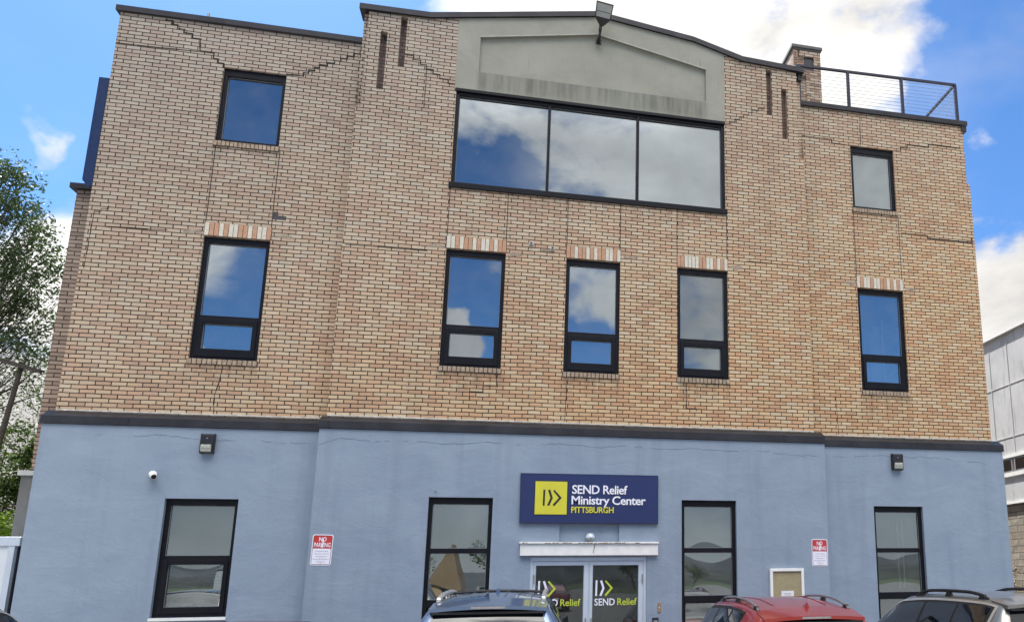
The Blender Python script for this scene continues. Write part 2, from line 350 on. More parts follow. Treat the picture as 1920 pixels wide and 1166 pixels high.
# ------------------------------------------------------------------ mesh helpers
class MB:
    def __init__(self): self.v = []; self.f = []; self.mi = []; self.mats = []
    def mat(self, m):
        if m not in self.mats: self.mats.append(m)
        return self.mats.index(m)
    def add(self, vs, fs, m=None):
        o = len(self.v); self.v += [tuple(x) for x in vs]
        k = self.mat(m) if m else 0
        for f in fs: self.f.append(tuple(i + o for i in f)); self.mi.append(k)
        return self
    def box(self, x0, x1, y0, y1, z0, z1, m=None):
        v = [(x0, y0, z0), (x1, y0, z0), (x1, y1, z0), (x0, y1, z0), (x0, y0, z1), (x1, y0, z1), (x1, y1, z1), (x0, y1, z1)]
        return self.add(v, [(0, 3, 2, 1), (4, 5, 6, 7), (0, 1, 5, 4), (1, 2, 6, 5), (2, 3, 7, 6), (3, 0, 4, 7)], m)
    def prism(self, poly, y0, y1, m=None):
        """poly: (x,z) points counter-clockwise seen from -Y; extruded y0 (front) .. y1 (back)"""
        n = len(poly)
        v = [(x, y0, z) for x, z in poly] + [(x, y1, z) for x, z in poly]
        f = [tuple(range(n)), tuple(range(2 * n - 1, n - 1, -1))]
        f += [(i, i + n, (i + 1) % n + n, (i + 1) % n) for i in range(n)]
        return self.add(v, f, m)
    def profx(self, poly, x0, x1, m=None):
        """poly: (y,z) profile extruded along x"""
        n = len(poly)
        v = [(x0, y, z) for y, z in poly] + [(x1, y, z) for y, z in poly]
        f = [tuple(range(n)), tuple(range(2 * n - 1, n - 1, -1))]
        f += [(i, (i + 1) % n, (i + 1) % n + n, i + n) for i in range(n)]
        return self.add(v, f, m)
    def tube(self, pts, r, n=8, m=None, cap=True):
        pts = [Vector(p) for p in pts]
        rs = r if isinstance(r, (list, tuple)) else [r] * len(pts)
        vs = []; fs = []
        for i, p in enumerate(pts):
            d = (pts[min(i + 1, len(pts) - 1)] - pts[max(i - 1, 0)])
            if d.length < 1e-9: d = Vector((0, 0, 1))
            d.normalize()
            a = d.cross(Vector((0, 0, 1)) if abs(d.z) < .9 else Vector((1, 0, 0))).normalized(); b = d.cross(a)
            for k in range(n):
                t = 2 * math.pi * k / n
                vs.append(p + a * math.cos(t) * rs[i] + b * math.sin(t) * rs[i])
        for i in range(len(pts) - 1):
            for k in range(n):
                fs.append((i * n + k, i * n + (k + 1) % n, (i + 1) * n + (k + 1) % n, (i + 1) * n + k))
        if cap:
            fs.append(tuple(range(n - 1, -1, -1))); fs.append(tuple(range((len(pts) - 1) * n, len(pts) * n)))
        return self.add(vs, fs, m)
    def lathe(self, prof, center, axis='Y', n=24, m=None):
        """prof: (radius, offset along axis)"""
        vs = []; fs = []; c = Vector(center)
        for r, h in prof:
            for k in range(n):
                t = 2 * math.pi * k / n; a, b = r * math.cos(t), r * math.sin(t)
                vs.append(c + (Vector((a, h, b)) if axis == 'Y' else Vector((h, a, b)) if axis == 'X' else Vector((a, b, h))))
        for i in range(len(prof) - 1):
            for k in range(n):
                fs.append((i * n + k, i * n + (k + 1) % n, (i + 1) * n + (k + 1) % n, (i + 1) * n + k))
        fs.append(tuple(range(n - 1, -1, -1))); fs.append(tuple(range((len(prof) - 1) * n, len(prof) * n)))
        return self.add(vs, fs, m)
    def ribbon(self, pts, wd, y, th=.003, m=None):
        """flat dark line lying on a wall plane (x,z) points"""
        for (x0, z0), (x1, z1) in zip(pts[:-1], pts[1:]):
            dx, dz = x1 - x0, z1 - z0; L = math.hypot(dx, dz) or 1
            nx, nz = -dz / L * wd / 2, dx / L * wd / 2; ex, ez = dx / L * wd * .45, dz / L * wd * .45
            jy = random.uniform(0, .0012)
            self.prism([(x0 - ex - nx, z0 - ez - nz), (x1 + ex - nx, z1 + ez - nz), (x1 + ex + nx, z1 + ez + nz), (x0 - ex + nx, z0 - ez + nz)], y - th - jy, y + .002, m)
        return self
    def build(self, name, mat=None, parent=None, smooth=False, bevel=0.0, loc=None):
        me = bpy.data.meshes.new(name)
        me.from_pydata(self.v, [], self.f); 
        mats = self.mats if self.mats else [mat]
        for mm in mats: me.materials.append(mm)
        if self.mats:
            for pl, k in zip(me.polygons, self.mi): pl.material_index = k
        me.validate(); me.update()
        if smooth:
            for pl in me.polygons: pl.use_smooth = True
            try: me.set_sharp_from_angle(angle=R(40 if smooth is True else smooth))
            except Exception: pass
        o = bpy.data.objects.new(name, me); COL.objects.link(o)
        if parent: o.parent = parent
        if loc: o.location = loc
        if bevel:
            b = o.modifiers.new('bevel', 'BEVEL'); b.width = bevel; b.segments = 2; b.limit_method = 'ANGLE'
        return o

def tag(o, label=None, cat=None, group=None, kind=None):
    if label: o['label'] = label
    if cat: o['category'] = cat
    if group: o['group'] = group
    if kind: o['kind'] = kind
    return o
def thing(name, label, cat, loc=(0, 0, 0), rz=0.0, group=None):
    o = bpy.data.objects.new(name, None); COL.objects.link(o); o.location = loc; o.rotation_euler = (0, 0, rz)
    o.empty_display_size = .3
    return tag(o, label, cat, group)

def text_mesh(name, s, x, z, y, width, height, mat, parent, bold=0.012, thick=.004, space=1.0, centre=False, lower=False):
    """letters standing in the X-Z plane facing -Y; scaled so the string is `width` wide and its capitals `height` high"""
    cu = bpy.data.curves.new(name, 'FONT'); cu.body = s; cu.size = 1; cu.offset = bold; cu.extrude = .5; cu.space_character = space
    cu.resolution_u = 3; cu.fill_mode = 'BOTH'
    tmp = bpy.data.objects.new(name + '_tmp', cu); COL.objects.link(tmp)
    bpy.context.view_layer.update()
    dg = bpy.context.evaluated_depsgraph_get()
    me = bpy.data.meshes.new_from_object(tmp.evaluated_get(dg))
    bpy.data.objects.remove(tmp); bpy.data.curves.remove(cu)
    xs = [v.co.x for v in me.vertices]
    x0, x1 = min(xs), max(xs)
    cap = .729 + bold * 2
    sx = width / (x1 - x0); sz = height / cap
    ox = x - (width / 2 if centre else 0)
    for v in me.vertices:
        v.co = Vector((ox + (v.co.x - x0) * sx, y - v.co.z * thick, z + v.co.y * sz))
    me.materials.clear(); me.materials.append(mat)
    o = bpy.data.objects.new(name, me); COL.objects.link(o)
    if parent: o.parent = parent
    return o

# ------------------------------------------------------------------ ground
g = MB()
N = 24
for i in range(N):
    for j in range(N):
        pass
tag(MB().add([(-900, -900, -.02), (900, -900, -.02), (900, 900, -.02), (-900, 900, -.02)], [(0, 1, 2, 3)]).build('ground', simple('dull_grass', (.05, .075, .03), .9, 0, .4, .05, .3, 3)), kind='structure')
M_asph = simple('asphalt', (.15, .148, .14), .85, 0, .25, 1.2, .4, 120)
tag(MB().add([(-60, -95, -.012), (70, -95, -.012), (70, 30, -.012), (-60, 30, -.012)], [(0, 1, 2, 3)]).build('parking_lot', M_asph), kind='structure')
pk = MB()
for i in range(9):
    x = -8.6 + i * 3.05
    pk.box(x - .05, x + .05, -6.6, -1.5, -.011, -.006)
tag(pk.build('parking_lines', simple('worn_white_line', (.5, .5, .48), .8, 0, .3, 20)), kind='structure')
tag(MB().box(-1.6, 15.0, -1.35, -.10, -.012, .0).build('pavement', simple('concrete_walk', (.30, .29, .27), .85, 0, .15, 2, .2)), kind='structure')

# ------------------------------------------------------------------ building
YW, YC, YWS, YCS = 0.0, -0.30, -0.133, -0.433
B = thing('brick_building', 'three storey tan brick building with blue-grey stucco ground floor and black framed windows', 'building', (6.69, 0, 0))
B.location = (0, 0, 0)

CX = [(2.52, 11.82), (3.67, 11.85), (5.49, 12.185), (6.70, 12.41), (8.59, 12.17), (9.60, 11.89), (10.84, 11.82)]
def ctop(x):
    for (a, za), (b_, zb) in zip(CX[:-1], CX[1:]):
        if x <= b_: return za + (zb - za) * (x - a) / (b_ - a)
    return CX[-1][1]

def wall(mb, x0, x1, z0, topf, y, holes, depth, kinks=()):
    """front face with rectangular holes (x0,x1,z0,z1) and their reveals"""
    xs = sorted(set([x0, x1] + [h[0] for h in holes] + [h[1] for h in holes] + list(kinks)))
    for a, b_ in zip(xs[:-1], xs[1:]):
        if b_ - a < 1e-6: continue
        hs = sorted([h for h in holes if h[0] < (a + b_) / 2 < h[1]], key=lambda h: h[2])
        z = z0
        for h in hs:
            if h[2] > z + 1e-6: mb.add([(a, y, z), (b_, y, z), (b_, y, h[2]), (a, y, h[2])], [(0, 1, 2, 3)])
            z = h[3]
        if z < min(topf(a), topf(b_)) - 1e-6:
            mb.add([(a, y, z), (b_, y, z), (b_, y, topf(b_)), (a, y, topf(a))], [(0, 1, 2, 3)])
    for (a, b_, c, d) in holes:
        y1 = y + depth
        mb.add([(a, y, c), (a, y, d), (a, y1, d), (a, y1, c)], [(0, 1, 2, 3)])
        mb.add([(b_, y, c), (b_, y1, c), (b_, y1, d), (b_, y, d)], [(0, 1, 2, 3)])
        mb.add([(a, y, d), (b_, y, d), (b_, y1, d), (a, y1, d)], [(0, 1, 2, 3)])
        mb.add([(a, y, c), (a, y1, c), (b_, y1, c), (b_, y, c)], [(0, 1, 2, 3)])

WZ = (5.31, 7.41)
W = {'W1': (.345, 1.345), 'W2': (4.19, 5.19), 'W3': (6.24, 7.21), 'W4': (8.262, 9.225), 'W5': (11.98, 12.98)}
TZ = (9.135, 10.54)
T = {'T1': (.315, 1.31), 'T5': (11.98, 12.955)}
BIG = (4.19, 9.205, 8.605, 10.50)
G = {'G1': (.335, 1.345, 1.29, 3.06), 'G2': (4.175, 5.17, .55, 3.10), 'G4': (8.31, 9.285, .55, 3.10), 'G5': (12.03, 13.035, .55, 3.06)}
DOOR = (5.80, 7.71, 0.0, 2.14)

# brick wing walls
mb = MB(); wall(mb, -1.35, 2.60, 4.0, lambda x: 11.33, YW, [W['W1'] + WZ, T['T1'] + TZ], .16)
mb.add([(-1.35, 0, 4.0), (-1.35, 0, 11.33), (-1.35, 4, 11.33), (-1.35, 4, 4.0)], [(0, 1, 2, 3)])
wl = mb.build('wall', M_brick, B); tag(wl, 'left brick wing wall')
mb = MB(); wall(mb, 10.75, 14.64, 4.0, lambda x: 11.30, YW, [W['W5'] + WZ, T['T5'] + TZ], .16)
mb.add([(14.64, YW, 4.0), (14.71, YW, 4.0), (14.71, YW, 9.95), (14.64, YW, 9.95)], [(0, 1, 2, 3)])
mb.add([(14.64, 0, 9.95), (14.71, 0, 9.95), (14.71, .5, 9.95), (14.64, .5, 9.95)], [(0, 1, 2, 3)])
mb.add([(14.71, 0, 4.0), (14.71, 20, 4.0), (14.71, 20, 9.95), (14.71, 0, 9.95)], [(0, 1, 2, 3)])
mb.add([(14.64, 0, 9.95), (14.64, 20, 9.95), (14.64, 20, 11.30), (14.64, 0, 11.30)], [(0, 1, 2, 3)])
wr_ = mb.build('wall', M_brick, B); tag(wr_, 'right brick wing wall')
# centre bay
holes = [W['W2'] + WZ, W['W3'] + WZ, W['W4'] + WZ, BIG]
SL = [(3.165, 3.275, 10.785, 11.80), (2.84, 2.955, 10.29, 11.45), (10.09, 10.20, 10.785, 11.80), (10.40, 10.515, 10.30, 11.42)]
mb = MB()
wall(mb, 2.62, 10.74, 4.0, ctop, YC, holes + SL + [(4.16, 9.215, 10.50, 11.0)], .16, [3.67, 5.49, 6.70, 8.59, 9.60, 4.16, 9.215])
# (the cells of the render panel are replaced by the panel itself)
keep = [i for i, f in enumerate(mb.f) if not all(4.15 < mb.v[k][0] < 9.22 and mb.v[k][2] > 10.49 and abs(mb.v[k][1] - YC) < .2 for k in f)]
mb.f = [mb.f[i] for i in keep]; mb.mi = [mb.mi[i] for i in keep]
# corner strips: full depth below 9.92, stepped back above
for xa, xb, xo in ((2.53, 2.62, 2.53), (10.74, 10.835, 10.835)):
    mb.add([(xa, YC, 4.0), (xb, YC, 4.0), (xb, YC, 9.92), (xa, YC, 9.92)], [(0, 1, 2, 3)])
    mb.add([(xa, YC, 9.92), (xb, YC, 9.92), (xb, YC + .09, 9.92), (xa, YC + .09, 9.92)], [(0, 1, 2, 3)])
    mb.add([(xa, YC + .09, 9.92), (xb, YC + .09, 9.92), (xb, YC + .09, 11.83), (xa, YC + .09, 11.83)], [(0, 1, 2, 3)])
    xi = 2.62 if xo < 5 else 10.74
    mb.add([(xi, YC, 9.92), (xi, YC + .09, 9.92), (xi, YC + .09, 11.83), (xi, YC, 11.83)], [(0, 1, 2, 3)])
    mb.add([(xo, YC, 4.0), (xo, .0, 4.0), (xo, .0, 11.83), (xo, YC, 9.92)], [(0, 1, 2, 3)])
    mb.add([(xo, 0, 10.8), (xo, 1.2, 10.8), (xo, 1.2, 11.83), (xo, 0, 11.83)], [(0, 1, 2, 3)])
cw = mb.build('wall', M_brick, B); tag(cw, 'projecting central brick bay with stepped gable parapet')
# slot infill bricks
for (a, b_, c, d) in SL:
    MB().box(a - .01, b_ + .01, YC + .10, YC + .14, c - .01, d + .01).build('brick_slot', M_brick_dark, B)

# grey render panel with recessed field
P_out = [(4.16, 10.50), (9.215, 10.50), (9.215, ctop(9.215)), (8.59, 12.17), (6.70, 12.41), (5.49, 12.185), (4.16, ctop(4.16))]
P_in = [(4.56, 10.89), (8.84, 10.91), (8.84, 11.605), (6.70, 12.03), (4.56, 11.615)]
mb = MB(); y = YC - .004; yr = YC + .05
o8 = [(4.16, 10.50), (9.215, 10.50), (9.215, 11.605), (9.215, ctop(9.215)), (8.59, 12.17), (6.70, 12.41), (5.49, 12.185), (4.16, ctop(4.16)), (4.16, 11.615)]
vs = [(x, y, z) for x, z in o8] + [(x, y, z) for x, z in P_in]
mb.add(vs, [(0, 1, 10, 9), (1, 2, 11, 10), (2, 3, 4, 11), (4, 5, 12, 11), (5, 6, 13, 12), (6, 7, 8, 13), (8, 0, 9, 13)])
n = 5
for i in range(n):
    (x0, z0), (x1, z1) = P_in[i], P_in[(i + 1) % n]
    mb.add([(x0, y, z0), (x1, y, z1), (x1, yr, z1), (x0, yr, z0)], [(0, 1, 2, 3)])
mb.add([(x, yr, z) for x, z in P_in], [(0, 1, 2, 3, 4)])
for (x0, z0), (x1, z1) in ((o8[0], o8[7]), (o8[1], o8[3]), (o8[0], o8[1])):
    mb.add([(x0, y, z0), (x1, y, z1), (x1, y + .1, z1), (x0, y + .1, z0)], [(0, 1, 2, 3)])
tag(mb.build('render_panel', M_conc, B), 'grey render gable panel with dark run-off stains')
mb = MB(); mb.ribbon([(4.56, 11.615), (6.70, 12.03), (8.84, 11.605)], .022, y - .001, .012)
mb.build('panel_highlight', simple('highlight_strip', (.36, .36, .32), .7), B)  # pale strip painting the highlight along the recess top edge

# parapet copings
def coping(pts, yf, yb, h=.10, over=.05, name='coping'):
    mb = MB()
    for (x0, z0), (x1, z1) in zip(pts[:-1], pts[1:]):
        v = [(x0, yf - over, z0), (x1, yf - over, z1), (x1, yb, z1), (x0, yb, z0), (x0, yf - over, z0 + h), (x1, yf - over, z1 + h), (x1, yb, z1 + h + .03), (x0, yb, z0 + h + .03)]
        mb.add(v, [(0, 3, 2, 1), (4, 5, 6, 7), (0, 1, 5, 4), (1, 2, 6, 5), (2, 3, 7, 6), (3, 0, 4, 7)])
    return mb.build(name, M_coping, B)
coping([(-1.41, 11.335), (.6, 11.345), (2.50, 11.345)], YW, .32)
coping([(2.46, 11.825), (3.67, 11.845), (5.49, 12.18), (6.70, 12.405), (8.59, 12.165), (9.60, 11.885), (10.89, 11.825)], YC, .02, .105)
coping([(10.90, 11.29), (14.74, 11.325)], YW, .32)
MB().box(10.78, 10.86, YC + .02, YC + .2, 11.68, 11.83).build('coping_drip', M_coping, B)
MB().box(14.60, 14.72, -.03, .1, 11.19, 11.30).build('coping_drip', M_coping, B)

# ground floor stucco
mb = MB(); wall(mb, -1.43, 2.50, 0, lambda x: 4.17, YWS, [G['G1']], .18)
mb.add([(-1.43, YWS, 0), (-1.43, YWS, 4.17), (-1.43, 4, 4.17), (-1.43, 4, 0)], [(0, 1, 2, 3)])
tag(mb.build('stucco_wall', M_stucco, B), 'left stucco wall')
mb = MB(); wall(mb, 10.95, 14.85, 0, lambda x: 4.17, YWS, [G['G5']], .18)
mb.add([(14.85, YWS, 0), (14.85, 20, 0), (14.85, 20, 4.17), (14.85, YWS, 4.17)], [(0, 1, 2, 3)])
tag(mb.build('stucco_wall', M_stucco, B), 'right stucco wall')
mb = MB(); wall(mb, 2.47, 10.98, 0, lambda x: 4.17, YCS, [G['G2'], G['G4'], DOOR, (6.25, 7.24, 2.34, 2.90)], .18)
for xo in (2.47, 10.98):
    mb.add([(xo, YCS, 0), (xo, YWS + .05, 0), (xo, YWS + .05, 4.17), (xo, YCS, 4.17)], [(0, 1, 2, 3)])
mb.add([(6.25, YCS + .06, 2.34), (7.24, YCS + .06, 2.34), (7.24, YCS + .06, 2.90), (6.25, YCS + .06, 2.90)], [(0, 1, 2, 3)])
tag(mb.build('stucco_wall', M_stucco, B), 'projecting central stucco wall around the doors')

# belt flashing between stucco and brick
def belt(x0, x1, yb, ys, dz=0.0, endl=False, endr=False):
    mb = MB()
    prof = [(yb + .03, 4.395 + dz), (ys - .025, 4.285 + dz), (ys - .03, 4.168 + dz), (ys - .012, 4.160 + dz), (ys + .03, 4.165), (yb + .03, 4.165)]
    mb.profx(prof, x0, x1)
    return mb
for (xa, xb_, yb_, ys_, seams) in ((-1.45, 2.455, YW, YWS, (-.3,)), (2.455, 10.99, YC, YCS, (2.6, 4.95, 7.9, 10.2)), (10.992, 14.87, YW, YWS, (13.0,))):
    mb = belt(xa, xb_, yb_, ys_)
    for q in seams: mb.box(q - .012, q + .012, ys_ - .0335, ys_ - .02, 4.175, 4.28)
    q = xa + .25
    while q < xb_: mb.lathe([(.009, 0), (.006, -.006)], (q, ys_ - .029, 4.215), 'Y', 8); q += .39
    mb.build('belt_flashing', M_coping, B)
MB().box(-1.34, 2.53, -.012, .0, 4.392, 4.415).build('sealant_bead', M_line, B)
MB().box(2.54, 10.83, YC - .012, YC, 4.392, 4.415).build('sealant_bead', M_line, B)
MB().box(10.84, 14.70, -.012, .0, 4.392, 4.415).build('sealant_bead', M_line, B)

# window builder
def frame_bars(mb, x0, x1, z0, z1, yf, yb, l, r, t, b_):
    mb.box(x0, x0 + l, yf, yb, z0, z1); mb.box(x1 - r, x1, yf, yb, z0, z1)
    mb.box(x0 + l, x1 - r, yf, yb, z1 - t, z1); mb.box(x0 + l, x1 - r, yf, yb, z0, z0 + b_)
def pane(parent, x0, x1, z0, z1, y, mat, tilt=0.0, pan=0.0):
    cx, cz = (x0 + x1) / 2, (z0 + z1) / 2; hw, hh = (x1 - x0) / 2 + .004, (z1 - z0) / 2 + .004
    # insulated glass bows very slightly, each pane its own way
    rb = random.Random(int(cx * 997 + cz * 131)); A = rb.uniform(.0006, .0022) * rb.choice((1, 1, -1)); tilt += rb.uniform(-.18, .18); pan += rb.uniform(-.18, .18)
    nu, nv = 9, 9; vs = []
    for i in range(nu):
        for k in range(nv):
            u, v = -1 + 2 * i / (nu - 1), -1 + 2 * k / (nv - 1)
            vs.append((cx + u * hw, y + v * hh * math.tan(R(tilt)) + u * hw * math.tan(R(pan)) - A * (1 - u * u) * (1 - v * v), cz + v * hh))
    p_ = MB().add(vs, [(i * nv + k, (i + 1) * nv + k, (i + 1) * nv + k + 1, i * nv + k + 1) for i in range(nu - 1) for k in range(nv - 1)]).build('pane', mat, parent, 180)
    # thin grey gasket round the pane
    gk = MB(); frame_bars(gk, x0, x1, z0, z1, y - .014, y - .006, .008, .008, .008, .008)
    gk.build('gasket', M_gasket, parent)
    return p_
M_gasket = simple('grey_gasket', (.22, .24, .27), .5)
def blind(parent, x0, x1, z0, z1, y, mat):
    MB().box(x0 + .01, x1 - .01, y + .09, y + .094, z0, z1).build('roller_blind', mat, parent)

PAT = {'W1': 'wppwpwwppwpwwp', 'W2': 'wwpwppwpwwpwpp', 'W3': 'ppwppwpwppwwpw', 'W4': 'ppwwwwppwwpwpw', 'W5': 'wpwwpwwppwpwpw'}
tilts = {'W1': (0, 0), 'W2': (0, 0), 'W3': (0, 0), 'W4': (0, 0), 'W5': (0, 0)}
for k, (x0, x1) in W.items():
    yb = YC if k in ('W2', 'W3', 'W4') else YW
    z0, z1 = WZ
    win = MB(); frame_bars(win, x0, x1, z0, z1, yb + .045, yb + .15, .066, .066, .098, .05)
    win.box(x0 + .066, x1 - .066, yb + .05, yb + .15, 6.0, 6.058)
    f = win.build('window', M_black, B, bevel=.004)
    s = MB(); frame_bars(s, x0 + .066, x1 - .066, z0 + .05, 6.0, yb + .03, yb + .14, .068, .068, .08, .135)
    s.build('sash', M_black, f, bevel=.004)
    gm = M_glass_blind if k == 'W4' else M_glass
    pane(f, x0 + .066, x1 - .066, 6.058, z1 - .098, yb + .10, gm, *tilts[k])
    pane(f, x0 + .134, x1 - .134, z0 + .185, 5.92, yb + .095, gm, *tilts[k])
    if k == 'W4': blind(f, x0 + .06, x1 - .06, 5.4, 7.35, yb + .10, M_blind)
    if k == 'W3': blind(f, x0 + .06, x1 - .06, 6.05, 7.35, yb + .10, M_blind)
    # rowlock sill
    s = MB(); s.box(x0 - .015, x1 + .015, yb - .004, yb + .10, 5.215, 5.308, M_mortar)
    nb = 14; pw = (x1 - x0 + .02) / nb
    for i in range(nb):
        a = x0 - .01 + i * pw
        s.box(a + .007, a + pw - .007, yb - .024 - random.uniform(0, .006), yb + .02, 5.222, 5.305, M_sillb)
    s.build('sill', None, B)
    h = MB(); h.box(x0 - .008, x1 + .008, yb - .002, yb + .10, 7.412, 7.650, M_mortar)
    pw = (x1 - x0 + .006) / 14
    for i, ch in enumerate(PAT[k]):
        a = x0 - .003 + i * pw
        h.box(a + .0042, a + pw - .0042, yb - .012 - random.uniform(0, .003), yb + .02, 7.418, 7.643, M_soldier_w if ch == 'w' else M_soldier_p)
    h.build('header', None, B)
    # old straight joints above
    zt = 8.60 if yb == YC else 9.05
    for xx in (x0, x1 - .008):
        MB().ribbon([(xx, 7.65), (xx + random.uniform(-.006, .006), 8.1), (xx, zt)], .013, yb, .002).build('control_joint', M_mortar, B)
for k, (x0, x1) in T.items():
    z0, z1 = TZ
    win = MB(); frame_bars(win, x0, x1, z0, z1, YW + .045, YW + .15, .068, .062, .14, .065)
    f = win.build('window', M_black, B, bevel=.004)
    pane(f, x0 + .068, x1 - .062, z0 + .065, z1 - .14, YW + .10, M_glass_blind if k == 'T5' else M_glass)
    if k == 'T5': blind(f, x0 + .06, x1 - .06, 9.2, 10.5, YW + .10, M_blind2)
    s = MB(); s.box(x0 - .015, x1 + .015, -.004, .1, 9.04, 9.132, M_mortar)
    pw = (x1 - x0 + .02) / 16
    for i in range(16):
        a = x0 - .01 + i * pw; s.box(a + .006, a + pw - .006, -.022 - random.uniform(0, .006), .02, 9.046, 9.128, M_sillb)
    s.build('sill', None, B)
cu_ = MB(); cu_.box(12.44, 12.58, .34, .37, 4.9, 6.75); cu_.box(12.62, 12.66, .34, .37, 4.9, 6.9); cu_.build('curtain', M_paper, B)
MB().box(12.34, 12.42, .30, .33, 4.9, 6.6).build('curtain', M_blind2, B)
# big three-pane window
x0, x1, z0, z1 = BIG
win = MB(); frame_bars(win, x0, x1, z0, z1, YC + .03, YC + .15, .06, .06, .10, .05)
for xm in (5.857, 7.512): win.box(xm - .022, xm + .022, YC + .03, YC + .15, z0 + .05, z1 - .10)
f = win.build('window', M_black, B, bevel=.004)
tag(f, 'wide three-pane window below the gable panel')
MB().box(x0 - .03, x1 + .03, YC - .035, YC + .03, 8.55, 8.655).build('window_sill', M_black, f, bevel=.006)
MB().box(x0 - .01, x1 + .01, YC - .012, YC + .03, 10.455, 10.51).build('drip_cap', M_black, f)
for a, b_, tl in ((x0 + .06, 5.835, 0), (5.879, 7.49, 0), (7.534, x1 - .06, 0)):
    pane(f, a, b_, z0 + .05, z1 - .10, YC + .10, M_glass, tl)
blind(f, 7.52, x1 - .05, 8.65, 10.4, YC + .12, M_blind2)
# ground floor windows
for k, (x0, x1, z0, z1) in G.items():
    yb = YCS if k in ('G2', 'G4') else YWS
    win = MB(); tall = k != 'G1'
    frame_bars(win, x0, x1, z0, z1, yb + .07, yb + .17, .062, .062, .10, .05)
    if tall:
        win.box(x0 + .062, x1 - .062, yb + .07, yb + .17, 2.215, 2.29); win.box(x0 + .062, x1 - .062, yb + .065, yb + .17, 1.37, 1.49)
        pn = [(.062, 2.29, z1 - .10), (.062, 1.49, 2.215), (.085, .60, 1.37)]
    else:
        win.box(x0 + .062, x1 - .062, yb + .07, yb + .17, 2.14, 2.20)
        pn = [(.062, 2.20, z1 - .10), (.125, 1.44, 2.07)]
    f = win.build('window', M_black, B, bevel=.004)
    if not tall:
        s = MB(); frame_bars(s, x0 + .062, x1 - .062, z0 + .05, 2.14, yb + .055, yb + .16, .063, .063, .07, .10)
        s.build('sash', M_black, f, bevel=.004)
        MB().box(x0 - .01, x1 + .01, yb - .03, yb + .05, z0 - .045, z0 - .002).build('sill', M_white, B)
    for i, (ins, a, b_) in enumerate(pn):
        pane(f, x0 + ins, x1 - ins, a, b_, yb + .12, M_glass_low)
    blind(f, x0 + .05, x1 - .05, pn[0][1], pn[0][2] + .03, yb + .12, M_blind)
    if k == 'G5':
        for xx in (12.555, 12.655): MB().box(xx, xx + .035, yb + .185, yb + .19, 1.55, 2.80).build('reflection_bar', M_paper, f)  # white bars drawn for two bright reflections in the panes

# entrance doors
x0, x1, z0, z1 = DOOR
DR = MB(); frame_bars(DR, x0, x1, 0.0, z1, YCS + .03, YCS + .13, .05, .05, .06, .02)
DR.box(6.752, 6.768, YCS + .045, YCS + .12, .02, z1 - .06)
fr = DR.build('door_frame', M_alu, B, bevel=.003)
def mark(mb, x, z, s, m1, m2, y):
    """bar and two arrows, s = height"""
    def P(l): return [(x + a * s, z + b_ * s) for a, b_ in l]
    mb.prism(P([(.0, 0), (.115, 0), (.13, 1), (.015, 1)]), y - .003, y, m1)
    mb.prism(P([(.27, .03), (.405, -.01), (.60, .5), (.46, .5)]), y - .003, y, m1)
    mb.prism(P([(.46, .5), (.60, .5), (.43, 1.01), (.30, .96)]), y - .003, y, m1)
    mb.prism(P([(.60, .06), (.70, -.02), (1.15, .5), (.98, .5)]), y - .003, y, m2)
    mb.prism(P([(.98, .5), (1.15, .5), (.69, 1.0), (.61, .93)]), y - .003, y, m2)
for side, (a, b_) in enumerate(((5.852, 6.750), (6.770, 7.658))):
    lf = MB(); gl = (a + .052, b_ - .078) if side == 0 else (a + .052, b_ - .078)
    gl = (5.893, 6.672) if side == 0 else (6.816, 7.580)
    frame_bars(lf, a, b_, .022, z1 - .064, YCS + .045, YCS + .10, gl[0] - a, b_ - gl[1], .066, .25)
    leaf = lf.build('door', M_alu, B, bevel=.003)
    pane(leaf, gl[0], gl[1], .272, z1 - .13, YCS + .075, M_glass_door)
    hm = MB(); hx = 6.71 if side == 0 else 6.80
    hm.tube([(hx, YCS + .045, 1.16), (hx, YCS - .01, 1.15), (hx, YCS - .015, .98), (hx, YCS + .045, .96)], .011, 8)
    hm.build('handle', M_grey, leaf, True)
    hg = MB(); hxx = 5.868 if side == 0 else 7.645
    hg.box(hxx - .012, hxx + .012, YCS + .022, YCS + .046, 1.72, 1.86); hg.build('hinge', M_grey, leaf)
    dx = 5.937 if side == 0 else 6.866
    dm = MB(); mark(dm, dx, 1.512, .253, M_signw, M_lime, YCS + .066); dm.build('door_logo', None, leaf)
    text_mesh('door_lettering', 'SEND', dx - .01, 1.362, YCS + .064, .335, .118, M_signw, leaf, .014, .002)
    text_mesh('door_lettering', 'Relief', dx + .365, 1.362, YCS + .064, .325, .118, M_lime, leaf, .014, .002)
# lintel above the doors
mb = MB(); mb.box(5.63, 7.89, YCS - .075, YCS + .03, 2.165, 2.355); mb.build('door_lintel', M_white, B, bevel=.006)
mb = MB(); mb.box(5.615, 7.90, YCS - .105, YCS + .03, 2.357, 2.385); mb.build('lintel_ledge', M_white, B, bevel=.004)
mb = MB()
random.seed(3)
for (xa, xb2) in ((6.02, 6.2), (6.55, 6.95), (7.0, 7.32), (5.66, 5.72), (6.3, 6.4), (7.5, 7.56)):
    x = xa
    while x < xb2:
        w_ = random.uniform(.02, .07); mb.prism([(x, 2.357 + random.uniform(0, .008)), (x + w_, 2.357), (x + w_ * 1.1, 2.372 + random.uniform(0, .014)), (x, 2.37)], YCS - .1075, YCS - .10); x += w_ * random.uniform(.8, 1.6)
mb.prism([(6.80, 2.20), (6.812, 2.20), (6.84, 2.34), (6.82, 2.34)], YCS - .077, YCS - .07)
mb.build('chipped_paint', M_chip, B)

